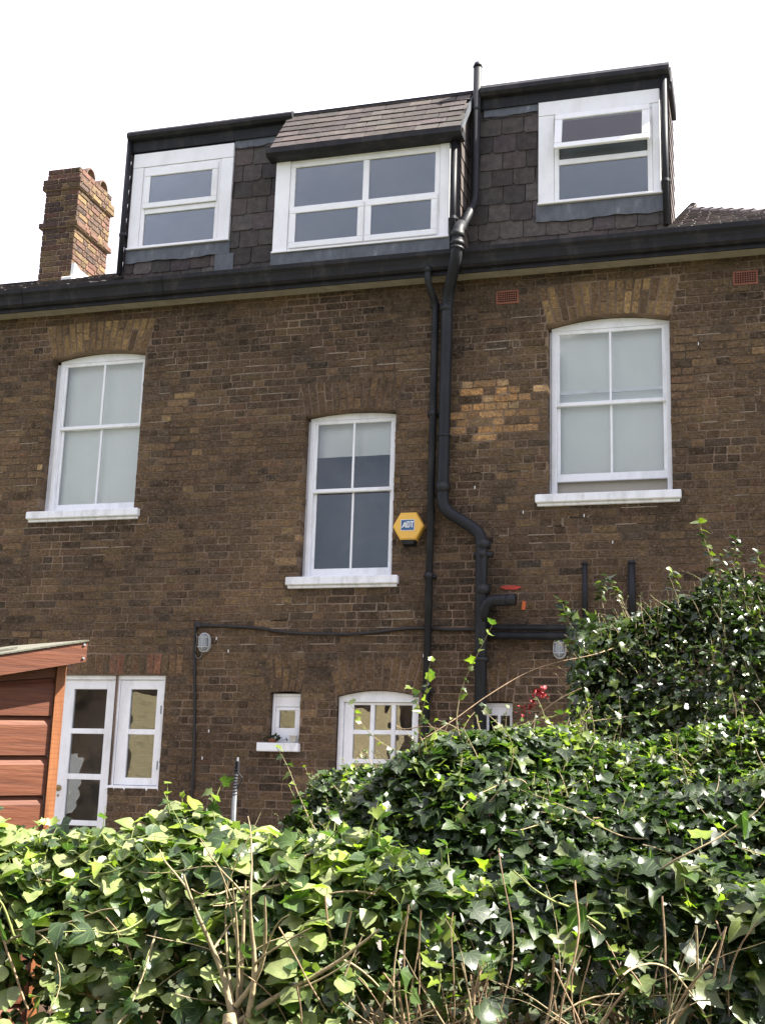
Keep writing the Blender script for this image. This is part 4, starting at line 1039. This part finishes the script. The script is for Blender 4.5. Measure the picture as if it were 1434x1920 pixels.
# --- big bush on the right; its shaded side is put into darker leaf colours
xs_, zs_ = profile([(1066, 1420), (1078, 1260), (1096, 1190), (1140, 1150), (1220, 1135), (1290, 1130), (1340, 1105), (1400, 1112), (1440, 1140), (1560, 1160), (1700, 1200)], -5.2)
bush = thing('ivy_bush', (.9, -5.2, .6), 'tall dark green glossy bush against the wall at the right', 'bush')
bk = Bank(xs_, np.array(zs_) - .04, -5.0, .75, .7, 3, .105)
K_[0] = .46
Lb, Sb = Leaves(), MB()
clothe(Lb, bk, 16000, (.028, .052), .04, .62, .11, glint=.3, holes=.8, amax=1.5, amin=.15, rnd=.8)
clothe(Lb, bk, 5000, (.022, .040), .10, .5, .05, amax=1.4, amin=.4, tmpl='O', rnd=.9)
# left flank of the bush
n = 3000; th = rng.uniform(0, math.pi / 2, n); zz = rng.uniform(.9, 1, n)
aa = rng.random(n); fx = xs_[0] + .07 + rng.exponential(.07, n); yv = -5.7 + rng.random(n) * .9; zv = rng.uniform(.8, np.interp(xs_[0] + .12, xs_, zs_), n)
Lb.add(np.stack([fx, yv, zv], -1), unit(rng.normal(0, .7, (n, 3)) + np.array((-.5, -.5, .4))), unit(rng.normal(0, .8, (n, 3)) + np.array((-.3, 0, -.4))), rng.uniform(.026, .046, n), leafcol(n, .05, .6))
shoots(bk, 330, (.08, .24), Sb, Lb, (.014, .028), a0=.55, a1=1.15, young=.45, tmpl='O')
shoots(bk, 60, (.12, .26), Sb, Lb, (.016, .030), xr=(xs_[0] + .05, xs_[0] + .4), a0=.3, a1=1.05, young=.5, updir=.5)
for i in range(60):
    x0 = rng.uniform(xs_[0] + .1, xs_[-1]); pts = walk((x0, -5.0 + rng.normal(0, .2), .7), (rng.normal(0, .3), -.1, 1), 22, .07, .12); pts = [q_ for q_ in pts if q_[2] < np.interp(q_[0], bk.xs, bk.zs) - .06]
    if len(pts) < 4: continue
    Sb.tube(pts, [.009 * (1.1 - k / 24) + .002 for k in range(len(pts))], 5, False)
# tall airy sprigs above the bush (photo: right of the second stub)
for (u, v, h, lean) in ((1345, 1110, .34, 0), (1330, 1115, .22, -.1), (1368, 1110, .25, .15), (1420, 1120, .2, .1), (1075, 1180, .16, -.8), (1130, 1140, .14, -.2), (1170, 1135, .16, -.4), (1260, 1125, .14, 0)):
    p = px(u, v, -5.1); pts = walk(p, (lean, 0, 1), 9, h / 9, .09); Sb.tube(pts, [.003] * 10, 5, False); q = np.array(pts[3:]); m = len(q)
    for kk in range(2):
        Lb.add(q, unit(rng.normal(0, .4, (m, 3)) + np.array((.3, -.2, 1))), unit(rng.normal(0, .3, (m, 3)) * (1, 1, .4) + np.array(((-1) ** kk * .9, -.2, .1))), rng.uniform(.030, .050, m), leafcol(m, .3, .4), 'O')
Lb.obj('foliage', 'leafdark', bush); Sb.obj('stems', 'stem', bush)

# --- ivy mound in the middle
xs_, zs_ = profile([(555, 1580), (590, 1510), (640, 1482), (700, 1456), (770, 1420), (830, 1390), (880, 1370), (950, 1350), (1000, 1340), (1060, 1335), (1120, 1345), (1200, 1370), (1300, 1385), (1400, 1400), (1500, 1410), (1650, 1420)], -6.3)
mound = thing('ivy_mound', (-.6, -6.4, .4), 'broad ivy mound in front of the panelled door and downpipes, twigs on top', 'ivy')
bk2 = Bank(xs_, np.array(zs_) - .03, -6.1, .95, .15, 8, .125)
K_[0] = .66  # leaf colours darkened to paint the mound's shaded front
Lm, Sm = Leaves(), MB()
def dens2(x, a): return np.where((a < .42) & (x > XB0[0]) & (x < XB0[1]), .04, 1.0)
XB0 = (px(640, 1800, -6.8)[0], px(1180, 1800, -6.8)[0])
clothe(Lm, bk2, 17000, (.030, .058), .06, .45, .10, glint=.35, holes=.8, dens=dens2, amax=1.4, amin=.2, rnd=.7)
clothe(Lm, bk2, 4500, (.04, .075), .02, .6, .05, glint=.4, amax=.8, amin=.25, dens=dens2, rnd=.7)
clothe(Lm, bk2, 5000, (.022, .042), .22, .3, .04, amax=1.3, amin=.55, tmpl='O', rnd=.8)
n = 1500; fx = xs_[0] + rng.exponential(.07, n); yv = -6.8 + rng.random(n) * .7; zv = rng.uniform(.5, 1.33, n)
Lm.add(np.stack([fx, yv, zv], -1), unit(rng.normal(0, .7, (n, 3)) + np.array((-.5, -.5, .5))), unit(rng.normal(0, .8, (n, 3)) + np.array((-.3, 0, -.4))), rng.uniform(.03, .05, n), leafcol(n, .12, .4))
K_[0] = .95
clothe(Lm, bk2, 1300, (.024, .045), .32, .1, .02, glint=.4, xr=(xs_[0], xs_[0] + .75), amin=.45, amax=1.2, rnd=.7)  # left end: brighter light put into the colour, plus young leaves
clothe(Lm, bk2, 900, (.024, .045), .4, .1, .015, glint=.2, amin=.8, amax=1.15, rnd=.7)
K_[0] = .7
shoots(bk2, 330, (.06, .22), Sm, Lm, (.018, .034), a0=.6, a1=1.1, young=.5)
shoots(bk2, 60, (.06, .20), Sm, Lm, (.018, .032), xr=(xs_[0], xs_[0] + .35), a0=.3, a1=1.0, young=.5, updir=.6)
for i in range(22):
    x0 = rng.uniform(xs_[0] + .05, xs_[-1]); a = rng.uniform(.4, 1.05); p, nn = bk2.surf(np.array([x0]), np.array([a]), np.array([.02]))
    pts = walk(p[0], (rng.normal(0, 1), -.25, rng.uniform(-.1, .5)), 12, .04, .12); Sm.tube(pts, [.0024 * (1.2 - .8 * k / 12) for k in range(13)], 5, False); q = np.array(pts[4:]); m = len(q); Lm.add(q, unit(rng.normal(0, .6, (m, 3)) + np.array((.2, -.3, .9))), unit(rng.normal(0, .8, (m, 3))), rng.uniform(.022, .04, m), leafcol(m, .4, .2))
for i in range(60):
    x0 = rng.uniform(xs_[0] + .1, xs_[-1]); pts = walk((x0, -6.3 + rng.normal(0, .15), .4), (rng.normal(0, .3), -.1, 1), 20, .05, .12); pts = [q_ for q_ in pts if q_[2] < np.interp(q_[0], bk2.xs, bk2.zs) - .06]
    if len(pts) < 4: continue
    Sm.tube(pts, [.009 * (1.1 - k / 22) + .002 for k in range(len(pts))], 5, False)
Lm.obj('foliage', 'leaf', mound); Sm.obj('stems', 'stem', mound)

# --- front hedge: big sunlit ivy leaves and woody stems
prof_pts = [(-160, 1560), (0, 1565), (60, 1570), (120, 1560), (200, 1535), (300, 1515), (400, 1535), (480, 1550), (560, 1565), (640, 1585), (720, 1625), (800, 1670), (900, 1700), (1000, 1690), (1100, 1660), (1200, 1640), (1300, 1640), (1434, 1660), (1600, 1660)]
xs_, zs_ = profile(prof_pts, -7.35)
hedge = thing('ivy_hedge', (-.9, -7.4, 0), 'sunlit ivy hedge with big pale leaves and bare brown stems in the foreground', 'hedge')
bk3 = Bank(xs_, np.array(zs_) - .03, -7.3, .50, -.05, 21, .08)
K_[0] = .85
Lh, Sh, Gh, Dh = Leaves(), MB(), MB(), MB()
XB = [px(u, 1800, -7.6)[0] for u in (600, 700, 1130, 1260)]
def dens(x, a):
    # thin foliage over the woody patch low in the middle
    c = np.clip((x - XB[0]) / (XB[1] - XB[0]), 0, 1) * np.clip((XB[3] - x) / (XB[3] - XB[2]), 0, 1)
    low = np.clip((.84 - a) / .14, 0, 1)
    left = np.where((x < XB[0] + .1) & (x > xs_[0] + .75) & (a < .62), .45, 0.0)
    return (1 - .95 * c * low) * (1 - left * (np.sin(x * 9 + a * 5) > -.2))
clothe(Lh, bk3, 3900, (.045, .088), .04, .22, .08, glint=.6, holes=.95, pale=.26, dead=.02, xr=(xs_[0], XB[0] + .5), amax=1.5, amin=.1, dens=dens, rnd=1.05, updir=.6)
K_[0] = .6  # right half: shade put into darker leaf colours
clothe(Lh, bk3, 1700, (.045, .088), .04, .6, .07, glint=.5, holes=.95, pale=.03, xr=(XB[0] + .5, xs_[-1]), amax=1.5, amin=.1, dens=dens, rnd=.75, updir=.5)
K_[0] = .62  # inner leaves coloured dark to paint the shade deep in the hedge
clothe(Lh, bk3, 6000, (.026, .050), .05, .7, .22, glint=.1, amax=1.3, amin=.1, dens=dens, rnd=.9, tmpl='O')
K_[0] = 1.15  # top layer: blown sun highlights painted as lighter leaves
clothe(Lh, bk3, 1300, (.05, .095), .03, .05, .012, glint=1.0, pale=.65, amax=1.1, amin=.25, dens=dens, rnd=.5, updir=.8, xr=(xs_[0], XB[1]), tmpl='O')
K_[0] = .6  # right half again, leaves darkened as painted shade
clothe(Lh, bk3, 700, (.05, .09), .03, .4, .02, glint=1.1, pale=.1, amax=1.1, amin=.25, dens=dens, rnd=.6, updir=.7, xr=(XB[1], xs_[-1]))
K_[0] = .85
shoots(bk3, 170, (.06, .17), Gh, Lh, (.028, .06), a0=.5, a1=1.1, young=.25, r=.0026, out=.4, updir=.7)
shoots(bk3, 75, (.10, .26), Gh, Lh, (.035, .075), xr=(xs_[0], XB[0] + .4), a0=.7, a1=1.1, young=.15, r=.0026, out=.5, updir=.8)
# pale runners lying over the leaves, bearing leaves on stalks
for i in range(46):
    x0 = rng.uniform(xs_[0], XB[0] + .35) if i < 34 else rng.uniform(xs_[0], xs_[-1]); a = rng.uniform(.25, .95); p, nn = bk3.surf(np.array([x0]), np.array([a]), np.array([.035]))
    pts = walk(p[0], (rng.normal(-.3, .8), -.15, rng.uniform(-.2, .5)), 14, .028, .13); rw = rng.uniform(.0022, .0042); (Sh if rng.random() < .6 else Gh).tube(pts, [rw * (1.15 - .7 * k / 14) for k in range(15)], 6, False)
    for k in range(2, 14, 3):
        st = pts[k]; e = st + unit(rng.normal(0, 1, 3) + np.array((0, -.5, .4))) * .05; Gh.tube([st, (st + e) / 2 + np.array((0, 0, .008)), e], .0013, 4, False)
        m = 1; Lh.add(np.array([e]), unit(rng.normal(0, .5, (1, 3)) + np.array((.2, -.4, .8))), unit(rng.normal(0, .7, (1, 3)) + np.array((0, -.2, -.3))), rng.uniform(.045, .08, 1), leafcol(1, .1, .3), 'O' if rng.random() < .5 else 'L')
# main woody stems fanning out of two stools
for (u, v, cnt, spread, r0) in ((425, 1930, 7, 1.0, .010), (560, 1990, 3, .8, .009), (900, 2040, 6, 1.3, .006), (1200, 2040, 3, 1.2, .005)):
    p = np.array(px(u, v, -7.72))
    for i in range(cnt):
        d = (rng.uniform(-1, .75) * spread, rng.uniform(-.05, .25), rng.uniform(.35, 1.0)); m = rng.integers(9, 15)
        pts = walk(p + rng.normal(0, .02, 3) + np.array((0, .05, 0)), d, m, .045, .09, .012);
        pts = [q_ for q_ in pts if q_[2] < np.interp(q_[0], bk3.xs, bk3.zs) - .08]; m = len(pts) - 1
        if m < 5: continue
        rr_ = r0 * rng.uniform(.45, 1.0)
        pts = list(pts); Sh.tube(pts, [rr_ * (1.05 - .75 * k / m) for k in range(m + 1)], 7, False)
        for k in range(4, m, 4):
            sub = walk(pts[k], unit(np.array(pts[k] - pts[k - 1])) + rng.normal(0, .5, 3), 7, .035, .14); Sh.tube(sub, [rr_ * .35 * (1.1 - .6 * j / 7) for j in range(8)], 5, False)
p = np.array(px(432, 1935, -7.74)); Sh.tube([p + (0, 0, -.12), p, p + (-.01, .01, .045)], [.030, .026, .016], 9, False)
# brown dry tangle low in the middle
for i in range(260):
    x0 = rng.uniform(XB[0] - .1, XB[3] + .3); z0 = rng.uniform(.1, 1.05); pts = walk((x0, -7.45 + rng.uniform(-.1, .3), z0), (rng.normal(0, .9), rng.normal(0, .15), rng.uniform(-.7, .7)), 10, .045, .12); Dh.tube(pts, rng.uniform(.0014, .004), 5, False)
for i in range(620):
    x0 = rng.uniform(XB[0] - .05, XB[3] + .15); z0 = rng.uniform(.25, 1.06); y0 = -7.72 + rng.uniform(-.02, .22) + (z0 - .4) * .12
    pts = walk((x0, y0, z0), ((rng.uniform(.3, 1), rng.normal(0, .12), rng.uniform(-.9, -.1)) if i % 3 else (rng.normal(0, .4), 0, 1.0)), rng.integers(8, 16), .035, .10); (Dh if rng.random() < .75 else Sh).tube(pts, rng.uniform(.0012, .0034), 5, False)
for i in range(60):
    x0 = rng.uniform(xs_[0], XB[0]); z0 = rng.uniform(.25, 1.0); pts = walk((x0, -7.66 + rng.uniform(0, .15), z0), (rng.normal(0, .7), 0, rng.uniform(0, 1)), 9, .035, .15); Dh.tube(pts, rng.uniform(.0016, .004), 5, False)
Lh.obj('foliage', 'leaf', hedge)
for q_ in (Sh.obj('woody_stems', 'stem', hedge, True), Gh.obj('green_shoots', 'greenstem', hedge, True), Dh.obj('dry_stems', 'drystem', hedge, True)): q_['kind'] = 'stuff'
# soil bank the hedge grows from
b = MB(); nx = 60
X = np.linspace(-4.5, 4.5, nx); Yq = [(-8.3, .0), (-7.75, .10), (-7.45, .55), (-7.25, .75), (-6.9, .55), (-6.4, .45), (-5.6, .68)]
vs = [(float(x), y + .03 * math.sin(x * 7 + j), z + .05 * math.sin(x * 5 + j * 2) * (0 < j < 6)) for j, (y, z) in enumerate(Yq) for x in X]
b.add(vs, [(j * nx + i, j * nx + i + 1, (j + 1) * nx + i + 1, (j + 1) * nx + i) for j in range(len(Yq) - 1) for i in range(nx - 1)])
o = b.obj('soil_bank', 'soil', origin=(0, 0, 0)); o['kind'] = 'structure'

# --- climbing rose cane with red blooms
rose = thing('climbing_rose', px(985, 1345, -5.95), 'thorny cane arching over the ivy with a cluster of red blooms', 'rose')
b = MB(); b.tube(sag([px(u, v, y) for u, v, y in ((790, 1388, -6.0), (850, 1350, -5.9), (910, 1307, -5.8), (980, 1265, -5.7), (1040, 1243, -5.7), (1110, 1228, -5.6), (1150, 1215, -5.4))], 6), .0022, 6)
b.tube(sag([px(u, v, -5.8) for u, v in ((985, 1370), (1010, 1340), (1050, 1310), (1090, 1290))], 5), .003, 6)
b.tube(sag([px(u, v, -6.3) for u, v in ((868, 1385), (845, 1375), (800, 1362), (760, 1367), (742, 1360))], 5), .002, 6)
b.obj('cane', 'drystem', rose)
Lp = Leaves(); n = 70
ctr = [px(u, v, -5.95) for u, v in ((1020, 1297), (1008, 1299), (1000, 1310), (994, 1320), (985, 1328), (978, 1334), (1015, 1303))]
cc = np.array([ctr[i] for i in rng.integers(0, len(ctr), n)]) + rng.normal(0, .010, (n, 3))
Lp.add(cc, unit(rng.normal(0, 1, (n, 3))), unit(rng.normal(0, 1, (n, 3))), rng.uniform(.010, .022, n), np.ones((n, 3)), 'O')
Lp.obj('bloom', 'redflower', rose)
# little plant in the sill dish
Lp = Leaves(); n = 60
Lp.add(np.array((-4.29, -.02, 2.205)) + rng.normal(0, .028, (n, 3)) * (1.5, 1, .6), unit(rng.normal(0, 1, (n, 3))), unit(rng.normal(0, 1, (n, 3)) + (0, 0, .8)), rng.uniform(.02, .04, n), leafcol(n, 0, .7) * .6, 'O')
Lp.obj('plant', 'leafdark', pt)

# --- metal pole with coiled fitting
pole = thing('garden_pole', px(438, 1560, -4.2), 'thin grey metal pole with a black coiled fitting behind the hedge', 'pole')
p0, p1, p2 = Vector(px(437, 1600, -4.2)), Vector(px(439, 1505, -4.2)), Vector(px(446, 1420, -4.2))
b = MB(); b.tube([Vector((p0.x, p0.y, .66)), p1, p2 ], [.015, .015, .006], 8); b.obj('pole', 'metal', pole)
b = MB(); pts = []
for i in range(90):
    t = i / 89; c = p1.lerp(p2, .12 + .62 * t); a = t * 2 * math.pi * 9; pts.append(c + Vector((math.cos(a) * .013, math.sin(a) * .013, 0)))
b.tube(pts, .0035, 5); b.box(p2.x - .012, p2.x + .012, p2.y - .012, p2.y + .012, p2.z - .09, p2.z - .02, .004)
b.tube([p1.lerp(p2, .7), p1.lerp(p2, .55) + Vector((.04, 0, 0)), p1.lerp(p2, .4) + Vector((.02, 0, -.02))], .004, 5); b.obj('coil', 'black', pole)

# ------------------------------------------------------------ garden shed
SA = R(42)          # face turned towards the sun
ux = Vector((math.cos(SA), math.sin(SA), 0)); uy = Vector((-math.sin(SA), math.cos(SA), 0))
A = Vector(px(101, 1343, -6.45))      # right-hand front corner of the cladding
shed = thing('garden_shed', (A.x, A.y, .3), 'red-brown timber garden shed with a sloping felt roof at the left edge', 'shed')
def SP(a, d, z): return Vector((A.x, A.y, 0)) + ux * a + uy * d + Vector((0, 0, z))
def hit(u, v, d):    # sight line of a measured point met with the plane parallel to the shed front at offset d
    c = Vector(((u - 717) / 2400, -(v - 960) / 2400, -1)); r = rot @ c; P0 = SP(0, d, 0)
    t = (P0 - EYE).dot(uy) / r.dot(uy); q = EYE + r * t
    return (q - P0).dot(ux), q.z
def sbox(b, a0, a1, d0, d1, z0a, z1a, z0b=None, z1b=None, tiltd=0):
    z0b = z0a if z0b is None else z0b; z1b = z1a if z1b is None else z1b
    vs = []
    for (a, zl, zh) in ((a0, z0a, z1a), (a1, z0b, z1b)):
        for d in (d0, d1):
            vs += [SP(a, d, zl + tiltd * d), SP(a, d, zh + tiltd * d)]
    b.add(vs, [(0, 1, 3, 2), (4, 6, 7, 5), (0, 4, 5, 1), (2, 3, 7, 6), (0, 2, 6, 4), (1, 5, 7, 3)])
ar, zr = hit(165, 1204, -.10); al_, zl = hit(0, 1229, -.10); g = (zr - zl) / (ar - al_); gd = .085
z1343, z1418 = hit(90, 1343, -.02)[1], hit(88, 1417, -.02)[1]
bh = z1343 - z1418; bt = .045; W0 = -1.9
b = MB()
for k in range(-2, 10):
    z1_ = z1343 - k * bh; z0_ = z1_ - bh
    prof_ = [(0.0, z0_ + .003), (-.022, z0_ + .003), (-.022, z1_ - .035), (-.016, z1_ - .022), (-.008, z1_ - .010), (-.005, z1_), (0, z1_)]
    a0, a1 = W0, -.012 + random.uniform(-.006, .003)
    cap = lambda a: zr - g * (ar - a) - .03
    if z0_ + bt * a1 > cap(a1) - .02: continue
    if z1_ + bt * a0 > cap(a0): a0 = max(a0, -1.0)
    vs = [SP(a, d, min(zz + bt * a, cap(a))) for a in (a0, a1) for d, zz in prof_]; m = len(prof_)
    b.add(vs, [(i, (i + 1) % m, (i + 1) % m + m, i + m) for i in range(m)] + [tuple(range(m)), tuple(range(2 * m - 1, m - 1, -1))])
b.obj('cladding', 'shed', shed)
zb0 = hit(165, 1241, -.10)[1]; bw = zr - zb0
ztp = zr - .05
zc_ = zr - g * ar - .03
b = MB(); sbox(b, W0, -.02, .004, .03, .3, zr - g * (ar - W0) - .03, .3, zc_); b.obj('lining', 'shed', shed)
b = MB(); sbox(b, .0, .02, .03, 1.5, .3, zc_, .3, zc_); b.obj('side_wall', 'shed', shed)
b = MB(); sbox(b, -.008, .030, -.034, .02, .3, zc_ + .01); b.obj('corner_trim', 'shedtrim', shed)
zl2 = zr - g * (ar - W0)
b = MB(); sbox(b, W0, ar, -.10, -.078, zl2 - bw, zl2, zr - bw, zr); b.obj('bargeboard', 'shed', shed)
b = MB(); sbox(b, W0, ar - .01, -.077, 1.75, zl2 - .018, zl2 + .002, zr - .018, zr + .002, gd); b.obj('roof_boards', 'shed', shed)
b = MB(); sbox(b, W0, ar + .004, -.106, 1.77, zl2 + .003 + gd * .106, zl2 + .010 + gd * .106, zr + .003 + gd * .106, zr + .010 + gd * .106, gd)
b.obj('roof_felt', 'shedfelt', shed)
b = MB(); a2 = ar - .22; sbox(b, W0, a2, .25, 1.75, zl2 + .0115 + gd * .106, zl2 + .020 + gd * .106, zr - g * .22 + .0115 + gd * .106, zr - g * .22 + .020 + gd * .106, gd); b.obj('felt_lap', 'shedfelt', shed)
for zo in (-.012, -bw + .014):
    c = SP(ar - .012, -.102, zr + zo); b = MB(); b.tube([c, c + Vector((ux.y, -ux.x, 0)) * .003], .005, 8); b.obj('nail', 'metal', shed)

# ------------------------------------------------------------ buildings behind the viewer (seen as reflections in the lower panes)
b = MB(); b.box(-2.87, 2.87, 0, .25, 0, 3.8)
yw = b.obj('boundary_wall', 'ybrick', origin=(0, 0, 0)); yw.location = (-10.42, -15.15, 0); yw.rotation_euler = (0, 0, R(-30.4)); tag(yw, 'sunlit yellow brick wall reflected in the lower garden windows', 'wall')
rear = thing('rear_terrace', (0, -24, 0), 'dull brick terrace across the gardens, reflected darkly in the door glass', 'house')
b = MB(); b.box(-32, 32, -28, -24, 0, 5.6); b.obj('wall', 'mortar', rear)
b = MB(); b.prof([(-23.8, 5.5), (-26, 7.2), (-28.2, 5.5)], -32.2, 32.2); b.obj('roof', 'felt', rear)
for k in range(14): b = MB(); b.box(-30 + k * 4.5, -28.8 + k * 4.5, -24.02, -23.98, 1.2, 2.9); b.obj('window', 'upvc', rear)
